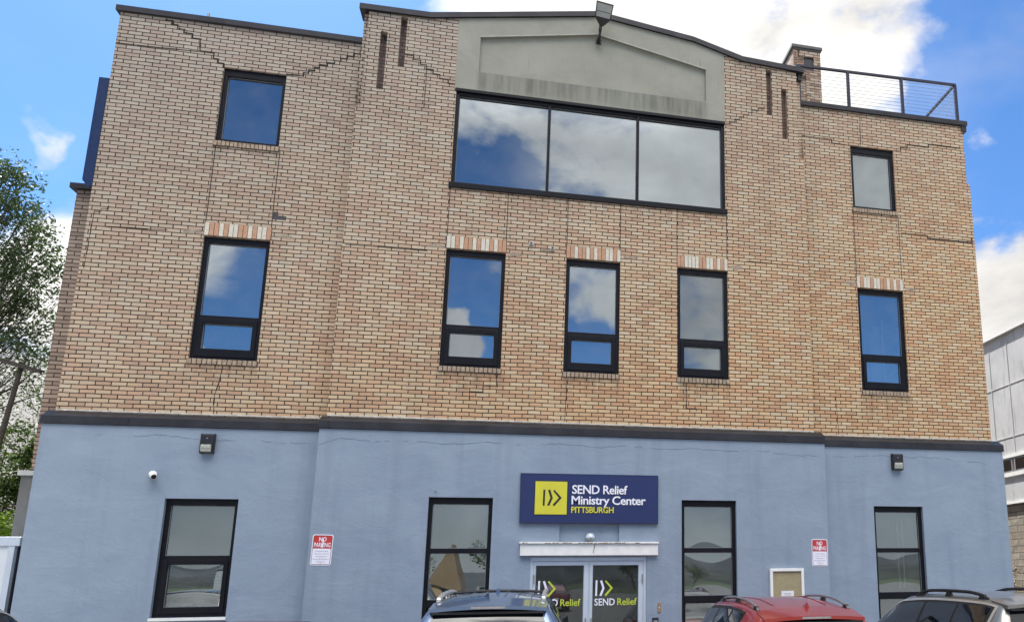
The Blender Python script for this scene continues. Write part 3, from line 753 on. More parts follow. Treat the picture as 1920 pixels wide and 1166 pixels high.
# cracks and patches in the brickwork (stepping along the joints)
def steps(pts):
    out = [pts[0]]
    for (x0, z0), (x1, z1) in zip(pts[:-1], pts[1:]):
        nz = max(1, round(abs(z1 - z0) / BH)) if abs(z1 - z0) > .04 else 0
        if nz == 0 or abs(x1 - x0) < .05:
            k = max(1, int(max(abs(x1 - x0) / .22, abs(z1 - z0) / .07)))
            for i in range(1, k + 1):
                out.append((x0 + (x1 - x0) * i / k + random.uniform(-.005, .005), z0 + (z1 - z0) * i / k + random.uniform(-.004, .004)))
            continue
        for i in range(nz):
            xa = x0 + (x1 - x0) * (i + 1) / nz; za = z0 + (z1 - z0) * (i + 1) / nz
            out.append((xa + random.uniform(-.01, .01), out[-1][1])); out.append((out[-1][0], za))
    return out
CR = [(YW, .020, [(-.673, 11.293), (-.365, 11.094), (-.1, 10.929), (-.083, 10.775), (.134, 10.674), (.299, 10.524)]),
      (YW, .014, [(-1.34, 10.738), (-.69, 10.749), (-.107, 10.771)]),
      (YW, .020, [(1.31, 10.544), (1.498, 10.551), (1.824, 10.815), (2.162, 10.998), (2.46, 11.187)]),
      (YW, .013, [(.854, 5.20), (.829, 4.904), (.787, 4.727), (.804, 4.423)]),
      (YW, .009, [(-1.262, 7.676), (-1.282, 6.705)]), (YW, .009, [(-1.262, 7.676), (-1.067, 7.79)]),
      (YW, .014, [(-1.058, 7.428), (-.2, 7.455)]),
      (YC, .018, [(3.281, 11.043), (3.422, 10.968), (3.659, 10.811), (3.897, 10.653), (4.18, 10.501)]),
      (YC, .014, [(2.578, 7.335), (3.871, 7.338)]), (YC, .012, [(5.116, 5.21), (5.146, 4.99), (4.916, 4.887), (4.705, 4.786)]),
      (YC, .013, [(8.429, 5.21), (8.428, 5.044), (8.427, 4.75), (8.603, 4.708)]),
      (YC, .013, [(9.225, 10.478), (9.61, 10.728), (9.778, 10.845), (10.024, 10.963)]), (YC, .013, [(9.605, 7.642), (10.783, 7.635)]),
      (YW, .018, [(10.90, 10.611), (11.581, 10.537), (11.983, 10.527)]), (YW, .014, [(12.97, 10.543), (13.279, 10.705), (13.784, 10.78), (14.543, 10.778)]),
      (YW, .011, [(12.238, 11.27), (12.212, 10.56)]), (YW, .022, [(13.025, 8.68), (13.625, 8.619), (14.661, 8.717)]), (YW, .010, [(11.421, 5.141), (11.451, 4.42)]),
      (YC, .008, [(6.31, 5.2), (6.29, 4.42)]), (YC, .009, [(3.66, 10.80), (3.66, 10.05)])]
for y, wd, pts in CR:
    mb = MB(); sp = steps(pts)
    for a, b_ in zip(sp[:-1], sp[1:]): mb.ribbon([a, b_], wd * random.uniform(.6, 1.6), y, .002)
    mb.build('crack', M_mortar, B)
# wavy plaster cracks under the belt
for y, pts in ((YWS, [(-.707, 4.009), (.15, 4.019), (.62, 3.99), (1.498, 3.967), (2.351, 3.974)]), (YCS, [(2.498, 3.90), (2.803, 4.007), (4.088, 3.976), (5.78, 4.007), (8.332, 3.986), (9.496, 3.988), (10.911, 3.918)]), (YWS, [(11.242, 3.98), (12.772, 4.018), (14.2, 3.95), (14.367, 3.921), (14.513, 3.85)])):
    mb = MB(); P = []
    for (x0, z0), (x1, z1) in zip(pts[:-1], pts[1:]):
        k = max(2, int((x1 - x0) / .07))
        for i in range(k): P.append((x0 + (x1 - x0) * i / k, z0 + (z1 - z0) * i / k + random.gauss(0, .007) + .014 * math.sin((x0 + i * .07) * 5.3)))
    for i, (a, b_) in enumerate(zip(P[:-1], P[1:])):
        if math.sin(a[0] * 3.1) + random.uniform(-.5, .5) > -.72: mb.ribbon([a, b_], random.uniform(.003, .0085), y, .0015)
    mb.build('plaster_crack', simple('plaster_crack_shade', (.13, .17, .235), .9), B)
# mortar smears
mb = MB(); mb.prism([(1.335, 7.80), (1.545, 7.80), (1.548, 7.868), (1.42, 7.872), (1.415, 7.935), (1.335, 7.935)], YW - .003, YW + .001)
mb.build('missing_brick_patch', simple('dark_patch', (.06, .06, .065), .9), B)
random.seed(11)
def smear(cx, cz, wx, wz, y):
    n_ = 12; P = [(cx + wx * math.cos(2 * math.pi * i / n_) * random.uniform(.6, 1.1), cz + wz * math.sin(2 * math.pi * i / n_) * random.uniform(.5, 1.1)) for i in range(n_)]
    return MB().prism(P, y - .0035, y + .001)
mm_ = simple('pale_mortar_smear', (.30, .245, .19), .9, 0, .35, 10, .3, 40)
for a in ((.16, 7.47, .17, .035, YW), (1.58, 7.50, .16, .03, YW), (4.02, 7.44, .15, .04, YC), (5.36, 7.40, .17, .035, YC), (5.9, 7.52, .16, .02, YC), (7.4, 7.52, .16, .025, YC), (9.4, 7.50, .15, .04, YC), (11.83, 7.50, .14, .035, YW), (13.15, 7.47, .15, .03, YW)):
    smear(*a).build('mortar_smear', mm_, B)

# side parts of the building, roof, floors
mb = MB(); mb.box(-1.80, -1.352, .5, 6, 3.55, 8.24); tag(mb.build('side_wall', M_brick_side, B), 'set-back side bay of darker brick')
MB().box(-1.88, -1.352, .42, 6.05, 8.24, 8.33).build('side_cap', M_coping, B)
mb = MB(); mb.prism([(-1.50, 8.20), (-1.42, 8.10), (-1.352, 8.10), (-1.352, 10.06), (-1.50, 10.06)], -.01, 2.2); tag(mb.build('side_metal_bay', simple('navy_metal_cladding', (.010, .026, .085), .35, .2, .1), B), 'dark metal clad box on the left flank')
mb = MB(); mb.box(-1.34, 14.63, .33, 20, 11.0, 11.1); mb.build('roof', M_roof, B)
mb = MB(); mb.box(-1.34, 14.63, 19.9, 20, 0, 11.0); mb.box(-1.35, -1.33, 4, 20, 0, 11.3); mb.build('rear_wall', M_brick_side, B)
mb = MB()
for z in (4.2, 8.0): mb.box(-1.32, 14.6, .2, 8, z, z + .2)
mb.box(-1.32, 14.6, 7.9, 8, 0, 11)
for x in (2.9, 5.6, 7.9, 10.6): mb.box(x - .05, x + .05, .3, 7.9, .2, 4.2); mb.box(x - .05, x + .05, .3, 7.9, 4.4, 8.0)
mb.box(-1.3, 14.6, .25, 8, .0, .02)
mb.build('interior_partition', M_int, B)
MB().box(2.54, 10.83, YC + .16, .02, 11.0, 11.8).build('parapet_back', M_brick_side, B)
MB().tube([(-.108, .2, 11.3), (-.108, .2, 11.67)], .022, 8).build('vent_pipe', M_grey, B)

# chimney (part of the building)
ch = MB(); cy0, cy1 = 1.5, 3.3
ch.box(11.36, 11.66, cy0 + .05, cy1, 11.1, 13.80)
ch.box(11.66, 12.03, cy0, cy1, 11.1, 13.25); ch.box(11.86, 12.03, cy0, cy1, 13.25, 13.6); ch.box(11.50, 12.03, cy0, cy1, 13.6, 13.80)
ch.box(11.36, 11.47, cy0 - .0, cy0 + .05, 13.1, 13.80); ch.box(11.47, 11.66, cy0, cy0 + .05, 13.1, 13.22)
chim = ch.build('chimney', M_brick_chim, B)
MB().box(11.64, 11.87, cy0 + .03, cy0 + .2, 13.24, 13.61).build('flue_opening', M_ink, chim)
mb = MB(); mb.box(11.32, 12.07, cy0 - .04, cy1 + .04, 13.80, 13.87); mb.box(11.35, 12.04, cy0 - .015, cy1, 13.76, 13.80); mb.build('chimney_cap', simple('chimney_cap_grey', (.10, .10, .10), .7), chim)

# ------------------------------------------------------------------ roof terrace railing
rl = thing('cable_railing', 'black metal roof terrace railing with thin horizontal cables above the right wing', 'railing', (12.8, .12, 11.42))
def rp(mb_, name, mat, smooth=False):
    for i, v in enumerate(mb_.v): mb_.v[i] = (v[0] - 12.8, v[1] - .12, v[2] - 11.42)
    return mb_.build(name, mat, rl, smooth)
def ztop(x): return 12.335 + (x - 10.99) * .0245
M_rail = simple('navy_black_rail', (.012, .014, .035), .35, .2, .15)
mb = MB(); mb.add([(10.9, .10, ztop(10.9) - .045), (14.64, .10, ztop(14.64) - .045), (14.64, .15, ztop(14.64) - .045), (10.9, .15, ztop(10.9) - .045), (10.9, .10, ztop(10.9)), (14.64, .10, ztop(14.64)), (14.64, .15, ztop(14.64)), (10.9, .15, ztop(10.9))], [(0, 3, 2, 1), (4, 5, 6, 7), (0, 1, 5, 4), (1, 2, 6, 5), (2, 3, 7, 6), (3, 0, 4, 7)])
rp(mb, 'top_rail', M_rail)
rp(MB().box(14.59, 14.64, .15, 3.9, 12.38, 12.425), 'top_rail', M_rail)
for x in (10.95, 12.06, 13.31, 14.615): rp(MB().box(x - .03, x + .03, .095, .145, 11.38, ztop(x) - .046), 'post', M_rail)
rp(MB().box(14.59, 14.64, 1.55, 1.61, 11.1, 12.38), 'post', M_rail)
rp(MB().box(14.59, 14.64, 3.2, 3.26, 11.1, 12.38), 'post', M_rail)
for i in range(10):
    fz = (i + .7) / 10.6
    mb = MB(); a = 11.44
    mb.tube([(10.95, .12, a + (ztop(10.95) - .05 - a) * fz), (14.6, .12, a + .03 + (ztop(14.6) - .05 - a) * fz)], .0042, 5)
    mb.tube([(14.615, .15, a + .03 + (12.33 - a) * fz), (14.615, 3.9, a + .03 + (12.33 - a) * fz)], .0042, 5)
    rp(mb, 'cable', M_grey)

# ------------------------------------------------------------------ wall mounted things
S = thing('business_sign', 'navy sign board with yellow arrow square and white lettering above the entrance', 'sign', (6.74, YCS, 3.10))
def sp_(mb_, name, mat=None, parent=None):
    for i, v in enumerate(mb_.v): mb_.v[i] = (v[0] - 6.74, v[1] - YCS, v[2] - 3.10)
    return mb_.build(name, mat, parent or S)
sp_(MB().prism([(5.605, 2.69), (7.892, 2.688), (7.889, 3.508), (5.592, 3.508)], YCS - .055, YCS - .003), 'board', M_navy)
mb = MB(); frame_bars(mb, 5.60, 7.89, 2.69, 3.506, YCS - .0575, YCS - .054, .006, .006, .006, .006); sp_(mb, 'edge', M_ink)
sp_(MB().box(5.825, 6.37, YCS - .0575, YCS - .055, 2.822, 3.388), 'logo_border', M_ink)
mb = MB(); mb.box(5.838, 6.356, YCS - .061, YCS - .0576, 2.834, 3.376, M_yellow); mark(mb, 5.965, 2.975, .265, M_ink, M_ink, YCS - .0612); sp_(mb, 'logo')
for nm, s, x, z, wd, hh, mt in (('lettering', 'SEND Relief', 6.437, 3.181, .925, .155, M_signw), ('lettering', 'Ministry Center', 6.432, 3.005, 1.245, .152, M_signw), ('lettering', 'PITTSBURGH', 6.430, 2.865, .705, .108, M_yellow)):
    bd = .017 if mt is M_signw else .020
    o = text_mesh(nm, s, x - 6.74, z - 3.10, -.0600, wd, hh, mt, S, bd, .002, .94)
    o2 = text_mesh('letter_outline', s, x - 6.74 - .008, z - 3.10 - .006, -.0570, wd + .016, hh * 1.04, M_ink, S, bd + .022, .001, .94)

def no_parking(x, z, w_, h_, label, tilt, y=YCS):
    t = thing('no_parking_sign', label, 'sign', (x, y, z), group='no parking signs')
    def rr(x0, x1, z0, z1, r, n=5):
        P = []
        for cx, cz, a0 in ((x1 - r, z0 + r, -90), (x1 - r, z1 - r, 0), (x0 + r, z1 - r, 90), (x0 + r, z0 + r, 180)):
            for i in range(n + 1):
                a = R(a0 + 90 * i / n); P.append((cx + r * math.cos(a), cz + r * math.sin(a)))
        return P
    hw, hh = w_ / 2, h_ / 2
    MB().prism(rr(-hw, hw, -hh, hh, .03), -.006, -.001).build('plate', M_signw, t)
    MB().prism(rr(-hw + .012, hw - .012, -hh + .012, hh - .012, .024), -.0075, -.006).build('border', M_redline, t)
    MB().prism(rr(-hw + .017, hw - .017, hh * .10, hh - .017, .018), -.009, -.0075).build('red_field', M_red, t)
    MB().prism(rr(-hw + .019, hw - .019, -hh + .019, hh * .09, .014), -.009, -.0075).build('white_field', M_signw, t)
    text_mesh('lettering', 'NO', 0, hh * .56, -.0105, w_ * .36, h_ * .15, M_signw, t, .018, .001, 1, True)
    text_mesh('lettering', 'PARKING', 0, hh * .19, -.0105, w_ * .80, h_ * .155, M_signw, t, .018, .001, 1, True)
    for i, (s, ww) in enumerate((('Unauthorized', .62), ('vehicles will be', .72), ('removed and', .55), ("towed @ Owner's", .78), ('Expense', .4))):
        text_mesh('fine_print', s, 0, hh * (-.06 - i * .17) - .012, -.0105, w_ * ww, h_ * .045, M_greyprint, t, .0, .001, 1, True)
    # streak of white paint over the letters, bolt
    MB().prism([(-.012, hh * .17), (.010, hh * .16), (.020, hh * .45), (.012, hh * .75), (-.004, hh * .74), (-.001, hh * .47)], -.0125, -.0115).build('paint_streak', M_signw, t)
    MB().lathe([(.007, -.009), (.005, -.014)], (0, 0, -hh + .03), 'Y', 8).build('bolt', M_grey, t)
    MB().lathe([(.007, -.009), (.005, -.014)], (0, 0, hh - .03), 'Y', 8).build('bolt', M_redline, t)
    t.rotation_euler = (0, R(tilt), 0)
    return t
no_parking(2.666, 2.268, .295, .468, 'red and white NO PARKING sign at the left end of the central stucco wall', 1.2)
no_parking(10.807, 2.200, .297, .470, 'red and white NO PARKING sign between the notice board and the bay corner', 0.5)

def wall_lamp(x, z, y, label, wide):
    t = thing('wall_lamp', label, 'wall light', (x, y, z), group='wall pack lamps under the belt')
    w_ = .09 if not wide else .10
    mb = MB(); mb.profx([(-.004, -.15), (-.09, -.15), (-.10, -.02), (-.10, .13), (-.07, .15), (-.004, .15)], -w_, w_); mb.build('housing', M_bronze, t, bevel=.008)
    mb = MB(); mb.profx([(-.10, -.02), (-.125, -.03), (-.115, -.125), (-.085, -.142), (-.085, -.02)], -w_ + .018, w_ - .018); mb.build('lens', M_lens, t, bevel=.006)
    MB().box(-w_ + .03, w_ - .03, -.127, -.12, -.085, -.078).build('lens_rib', M_grey, t)
    MB().box(-.008, .008, -.105, -.1, .07, .086).build('photocell', M_grey, t)
wall_lamp(.84, 3.91, YWS, 'dark bronze box wall lamp above the left ground floor window', False)
wall_lamp(12.535, 3.895, YWS, 'black wall lamp with ribbed clear lens above the right ground floor window', True)

sc2 = thing('security_camera', 'small white bullet security camera on the left stucco wall', 'camera', (.13, YWS, 3.42))
MB().lathe([(.055, -.001), (.055, -.02), (.035, -.035)], (0, 0, 0), 'Y', 20).build('mount', M_white, sc2, True)
mb = MB(); mb.tube([(0, -.03, 0), (.02, -.06, -.01)], .018, 10); mb.build('arm', M_white, sc2, True)
d = Vector((.50, -.78, -.40)).normalized(); p0 = Vector((.0, -.05, .01))
mb = MB(); mb.tube([p0, p0 + d * .012, p0 + d * .15, p0 + d * .17], [.03, .043, .045, .042], 18); mb.build('body', M_white, sc2, True)
mb = MB(); mb.tube([p0 + d * .1702, p0 + d * .176], [.036, .034], 16); mb.build('lens', M_ink, sc2, True)

fl = thing('flood_light', 'grey flood light on a short bracket at the peak of the gable panel', 'flood light', (6.72, YC, 11.86))
MB().box(-.05, .06, -.03, -.001, -.05, .05).build('wall_plate', M_bronze, fl, bevel=.005)
mb = MB(); mb.tube([(0, -.03, 0), (.01, -.10, .03), (.02, -.14, .17), (.03, -.15, .30)], [.036, .034, .032, .03], 10); mb.build('arm', M_bronze, fl, True)
mb = MB(); mb.tube([(.0, -.03, .055), (.012, -.125, .10), (.03, -.165, .25)], .016, 8); mb.build('conduit', M_bronze, fl, True)
# head: shallow wedge box tilted out and down
hd = bpy.data.objects.new('head_tmp', None)
def headpt(u, v, w2):  # u right, v along the lamp (outwards/up), w2 = normal to glass
    c = Vector((.045, -.17, .30)); V = Vector((.10, -.55, .80)).normalized(); U = Vector((1, .05, -.09)).normalized(); Wn = U.cross(V).normalized()
    return c + U * u + V * v + Wn * w2
bpy.data.objects.remove(hd)
def hexa(mb_, prof, w0, w1):
    n_ = len(prof); v = [headpt(u, vv, w0) for u, vv in prof] + [headpt(u * .9, vv, w1) for u, vv in prof]
    mb_.add(v, [tuple(range(n_)), tuple(range(2 * n_ - 1, n_ - 1, -1))] + [(i, i + n_, (i + 1) % n_ + n_, (i + 1) % n_) for i in range(n_)])
HP = [(-.035, -.05), (.035, -.05), (.15, .08), (.165, .36), (-.165, .36), (-.15, .08)]
mb = MB(); hexa(mb, HP, .05, -.05); mb.build('head', M_bronze, fl, bevel=.006)
M_pan = simple('pale_grey_lamp_glass', (.36, .37, .36), .3, 0, .1)
for ws in (1, -1):
    mb = MB(); hexa(mb, [(-.13, .10), (.13, .10), (.145, .335), (-.145, .335)], ws * .0525, ws * .050); mb.build('glass', M_pan, fl)
    mb = MB(); hexa(mb, [(-.132, .19), (.132, .19), (.134, .20), (-.134, .20)], ws * .0555, ws * .053); mb.build('glass_bar', M_bronze, fl)

for (x, z, lb) in ((5.616, 7.617, 'round metal pipe outlet in the brick, upper left of the pair'), (5.991, 7.56, 'round metal pipe outlet in the brick, lower right of the pair')):
    t = thing('pipe_outlet', lb, 'pipe', (x, YC, z), group='pipe outlets between the second floor windows')
    MB().lathe([(.045, -.001), (.045, -.012), (.03, -.016)], (0, 0, 0), 'Y', 20).build('flange', simple('pale_metal_flange', (.42, .40, .36), .5, .3), t, True)
    MB().lathe([(.026, -.016), (.026, -.06), (.018, -.06)], (0, 0, 0), 'Y', 16).build('pipe', M_grey, t, True)
    MB().lathe([(.017, -.0605), (.010, -.061)], (0, 0, 0), 'Y', 12).build('bore', M_ink, t)

el = thing('entrance_lamp', 'small grey dome lamp above the white door lintel', 'wall light', (6.74, YCS + .06, 2.475))
MB().lathe([(.055, -.001), (.055, -.03), (.04, -.045)], (0, 0, .01), 'Y', 20).build('base', M_grey, el, True)
MB().lathe([(.02, .055), (.055, .04), (.075, .005), (.078, -.02), (.06, -.03)], (.015, -.09, .0), 'Z', 20).build('shade', M_alu, el, True)
MB().lathe([(.055, -.03), (.045, -.055), (.02, -.065)], (.015, -.09, .0), 'Z', 16).build('bulb_glass', M_lens, el, True)
MB().lathe([(.012, -.001), (.010, -.03)], (4.274, YCS, 3.198), 'Y', 10).build('wall_stub', M_grey, B)

nb_ = thing('notice_board', 'white framed cork notice case with a small paper on the bay wall', 'notice board', (10.17, YCS, 1.50))
mb = MB(); frame_bars(mb, -.31, .31, -.45, .43, -.06, -.002, .05, .05, .05, .05); mb.build('frame', M_white, nb_, bevel=.006)
MB().box(-.258, .258, -.03, -.004, -.40, .38).build('board', M_cork, nb_)
MB().box(-.11, .12, -.033, -.031, -.13, .05).build('paper', M_paper, nb_)
mb = MB(); mb.box(-.06, .07, -.0345, -.0335, -.005, .006); mb.box(-.045, .06, -.0345, -.0335, -.035, -.027); mb.build('print', M_greyprint, nb_)
kp = thing('door_bell_plate', 'small brass bell plate right of the entrance doors', 'door bell', (7.925, YCS, 1.31))
MB().box(-.025, .025, -.012, -.001, -.08, .08).build('plate', simple('brass_plate', (.35, .25, .14), .4, .6), kp, bevel=.003)
MB().lathe([(.009, -.012), (.008, -.018)], (0, 0, 0), 'Y', 12).build('button', M_paper, kp)
kp = thing('keypad', 'black keypad box below the bell plate', 'keypad', (7.86, YCS, 1.06))
MB().box(-.05, .05, -.03, -.001, -.09, .09).build('case', M_ink, kp, bevel=.004)
MB().box(-.03, .03, -.0325, -.0305, -.05, .05).build('keys', M_grey, kp)

# ------------------------------------------------------------------ cars
def pchip(xs, ys):
    n_ = len(xs); h = [xs[i + 1] - xs[i] for i in range(n_ - 1)]; dl = [(ys[i + 1] - ys[i]) / h[i] for i in range(n_ - 1)]
    d_ = [0] * n_; d_[0] = dl[0]; d_[-1] = dl[-1]
    for i in range(1, n_ - 1):
        if dl[i - 1] * dl[i] > 0:
            w1, w2 = 2 * h[i] + h[i - 1], h[i] + 2 * h[i - 1]; d_[i] = (w1 + w2) / (w1 / dl[i - 1] + w2 / dl[i])
    def f(x):
        x = min(max(x, xs[0]), xs[-1]); i = 0
        while i < n_ - 2 and x > xs[i + 1]: i += 1
        t = (x - xs[i]) / h[i]
        return (ys[i] * (1 + 2 * t) * (1 - t) ** 2 + d_[i] * h[i] * t * (1 - t) ** 2 + ys[i + 1] * t * t * (3 - 2 * t) + d_[i + 1] * h[i] * t * t * (t - 1))
    return f

SUV = dict(t=[0, .012, .03, .075, .16, .36, .55, .66, .755, .81, .92, .98, 1.0],
           zs=[.45, .30, .27, .25, .25, .25, .25, .25, .25, .25, .26, .30, .40],
           wb=[.72, .80, .82, .83, .84, .84, .84, .84, .84, .84, .82, .74, .60],
           wm=[.74, .86, .89, .91, .925, .925, .925, .925, .925, .92, .89, .80, .66],
           zb=[.72, .96, 1.02, 1.03, 1.03, 1.01, .99, .98, .96, .93, .84, .70, .52],
           wr=[.68, .76, .72, .60, .60, .61, .60, .66, .74, .76, .74, .66, .52],
           zr=[.78, 1.02, 1.16, 1.54, 1.59, 1.62, 1.59, 1.34, 1.07, 1.02, .93, .80, .58],
           cr=[.01, .02, .03, .03, .04, .05, .05, .04, .04, .05, .05, .04, .02])
def scaled(d0, **kw):
    d1 = {k: list(v) for k, v in d0.items()}
    for k, v in kw.items(): d1[k] = v
    return d1
def make_car(name, label, cat, spec, L, paint, opt):
    car = thing(name, label, cat)
    F = {k: pchip(spec['t'], spec[k]) for k in ('zs', 'wb', 'wm', 'zb', 'wr', 'zr', 'cr')}
    ws = opt.get('ws', 1.0)
    def Y(t): return -L / 2 + t * L
    def low(t, g):      # g 0..1 sill to belt
        zs, zb, wb, wm = F['zs'](t), F['zb'](t), F['wb'](t) * ws, F['wm'](t) * ws
        x = wb + (wm - wb) * min(1, g / .35) ** .6 if g < .35 else wm * (1 + .012 * math.sin((g - .35) / .65 * math.pi)) - wm * .02 * max(0, (g - .8) / .2)
        return Vector((x, Y(t), zs + (zb - zs) * g))
    def roofz(t, xi):
        return F['zr'](t) + F['cr'](t) * (1 - xi * xi)
    def side(t, f):
        a = low(t, 1.0); d_ = Vector((F['wr'](t) * ws, Y(t), F['zr'](t)))
        p = a.lerp(d_, f); p.x += .02 * math.sin(f * math.pi) * ws * min(1, max(0, (F['zr'](t) - F['zb'](t)) / .3)); return p
    def top(t, xi): return Vector((F['wr'](t) * ws * xi, Y(t), roofz(t, xi)))
    def section(t):
        P = [low(t, g) for g in (0, .06, .14, .24, .35, .5, .65, .8, .9, 1.0)]
        P += [side(t, f) for f in (.15, .3, .45, .6, .75, .86)]
        a, c, b_ = side(t, .86), Vector((F['wr'](t) * ws, Y(t), F['zr'](t) + .0)), top(t, .86)
        for s_ in (.25, .5, .75): P.append(a * (1 - s_) ** 2 + c * 2 * s_ * (1 - s_) + b_ * s_ ** 2)
        P += [top(t, x) for x in (.86, .65, .4, .2, 0)]
        return P
    ts = sorted(set([0, .003, .006, .012, .02, .03, .045, .06, .07, .075, .08, .09, .1, .12] + [i / 40 for i in range(6, 40)] + [.985, .993, 1.0]))
    mb = MB(); rows = []
    for t in ts:
        P = section(t); full = [Vector((-p.x, p.y, p.z)) for p in P] + [p for p in reversed(P[:-1])]
        rows.append(full)
    n_ = len(rows[0]); vs = [v for r_ in rows for v in r_]; fs = []
    for i in range(len(rows) - 1):
        for k in range(n_ - 1): fs.append((i * n_ + k, (i + 1) * n_ + k, (i + 1) * n_ + k + 1, i * n_ + k + 1))
        fs.append((i * n_ + n_ - 1, (i + 1) * n_ + n_ - 1, (i + 1) * n_, i * n_))
    fs.append(tuple(range(n_))); fs.append(tuple(range((len(rows) - 1) * n_ + n_ - 1, (len(rows) - 1) * n_ - 1, -1)))
    body = mb.add(vs, fs).build('body', paint, car, 35)
    def patch(fn, us, vs_, off, name_, mat, parent=None, th=.003):
        def nrm(u, v):
            e = .004; a = fn(u + e, v) - fn(u - e, v); b_ = fn(u, v + e) - fn(u, v - e); q = a.cross(b_)
            if q.length < 1e-9: q = Vector((1, 0, 0))
            q.normalize(); p = fn(u, v)
            c = Vector((0, p.y, .8))
            if q.dot(p - c) < 0: q = -q
            return q
        mb_ = MB(); vv = []; nu, nv = len(us), len(vs_[0]) if isinstance(vs_[0], (list, tuple)) else len(vs_)
        for i, u in enumerate(us):
            row_ = vs_[i] if isinstance(vs_[0], (list, tuple)) else vs_
            for v in row_:
                uu = u(v) if callable(u) else u
                p = fn(uu, v); vv.append(p + nrm(uu, v) * off)
        f_ = [(i * nv + k, (i + 1) * nv + k, (i + 1) * nv + k + 1, i * nv + k + 1) for i in range(nu - 1) for k in range(nv - 1)]
        return mb_.add(vv, f_).build(name_, mat, parent or car, True)
    mir = lambda fn: (lambda u, v: (lambda p: Vector((-p.x, p.y, p.z)))(fn(u, v)))
    lin = lambda a, b_, n2: [a + (b_ - a) * i / (n2 - 1) for i in range(n2)]
    # side glazing
    for sfn in (side, mir(side)):
        tr = patch(sfn, lin(opt['q0'] - .012, .735, 40), lin(.05, .90, 7), .003, 'window_trim', M_rubber)
        for a, b_ in opt['win']:
            patch(sfn, lin(a, b_, 18), lin(.10, .84, 7), .006, 'side_window', M_cglass2, tr)
        if opt.get('chrome'):
            patch(sfn, lin(opt['q0'] - .018, .735, 40), lin(.89, .935, 3), .0055, 'chrome_strip', M_chrome)
            patch(sfn, lin(opt['q0'] - .022, opt['q0'] - .012, 3), lin(.05, .93, 6), .0055, 'chrome_strip', M_chrome)
    # rear window, windscreen
    rg = patch(top, lin(.018, .068, 10), lin(-.90, .90, 13), .005, 'rear_window', M_cglass2)
    ws_ = patch(top, lin(.562, .750, 16), lin(-.92, .92, 13), .005, 'windscreen', M_cglass2)
    p0 = top(.02, .0); p1 = top(.045, .45)
    MB().tube([p0 + Vector((0, -.03, .01)), p1 + Vector((0, -.03, .01))], .009, 6).build('wiper', M_rubber, rg)
    # spoiler
    sw = F['wr'](.075) * ws; zt = F['zr'](.075); yr_ = Y(.075); zc = F['cr'](.075)
    if opt.get('spoiler', True):
        n2 = 13; xs = lin(-1, 1, n2); v = []
        sl = opt.get('sl', .16)
        for x in xs:
            zc_ = zc * (1 - x * x)
            bow = .05 * (x * x)
            X = x * sw * 1.0
            v += [(X, yr_ + .22, roofz(.075 + .22 / L, x) + .004), (X, yr_ - sl + bow, zt + zc_ - .012), (X, yr_ - sl + bow + .004, zt + zc_ - .05), (X, yr_ - .0, zt + zc_ - .055)]
        f_ = []
        for i in range(n2 - 1):
            for k in range(4): f_.append((i * 4 + k, (i + 1) * 4 + k, (i + 1) * 4 + (k + 1) % 4, i * 4 + (k + 1) % 4))
        f_ += [(0, 1, 2, 3), ((n2 - 1) * 4 + 3, (n2 - 1) * 4 + 2, (n2 - 1) * 4 + 1, (n2 - 1) * 4)]
        spo = MB().add(v, f_).build('spoiler', paint, car, 30)
        MB().box(-.17, .17, yr_ - sl - .002, yr_ - sl + .02, zt + zc - .045, zt + zc - .022).build('brake_light', M_brake, spo)
        # dark underside between spoiler and glass
        MB().box(-sw * .95, sw * .95, yr_ - sl * .75, yr_ + .05, zt + zc * .2 - .075, zt + zc * .2 - .050).build('spoiler_underside', M_rubber, spo)
    # roof rails
    rm = opt.get('rail_mat'); rc = opt.get('rail_col')
    if rm:
        a, b_ = opt['rail']
        for s_ in (-1, 1):
            P = []; Rr = []
            for i in range(15):
                q = i / 14; t = a + (b_ - a) * q; h = opt.get('rail_h', .065) * min(1, math.sin(q * math.pi) ** .5 * 1.25) if 0 < q < 1 else -.005
                p = top(t, .93); P.append((s_ * p.x, p.y, p.z + h)); Rr.append(opt.get('rail_r', .016) if 0 < i < 14 else .02)
            ra = MB().tube(P, Rr, 8).build('roof_rail', rm, car, True)
            for q in (.06, .5, .92):
                t = a + (b_ - a) * q; p = top(t, .93)
                hh_ = opt.get('rail_h', .065)
                MB().add([(s_ * p.x - .02, p.y - .07, p.z - .01), (s_ * p.x + .02, p.y - .07, p.z - .01), (s_ * p.x + .02, p.y + .07, p.z - .01), (s_ * p.x - .02, p.y + .07, p.z - .01), (s_ * p.x - .015, p.y - .04, p.z + hh_ * .8), (s_ * p.x + .015, p.y - .04, p.z + hh_ * .8), (s_ * p.x + .015, p.y + .04, p.z + hh_ * .8), (s_ * p.x - .015, p.y + .04, p.z + hh_ * .8)],
                         [(0, 3, 2, 1), (4, 5, 6, 7), (0, 1, 5, 4), (1, 2, 6, 5), (2, 3, 7, 6), (3, 0, 4, 7)]).build('rail_foot', opt.get('foot_mat', M_rubber), ra)
        for tc in opt.get('cross', []):
            p = top(tc, .93); P = [(x * p.x, p.y, p.z + .035 + .02 * (1 - x * x)) for x in lin(-1, 1, 9)]
            MB().tube(P, .017, 8).build('cross_bar', M_rubber, car, True)
    # roof ribs and aerial
    for xi in opt.get('ribs', (-.62, -.32, .32, .62)):
        P = [top(t, xi) + Vector((0, 0, .003)) for t in lin(.17, .50, 10)]
        MB().tube(P, .006, 6).build('roof_rib', paint, car, True)
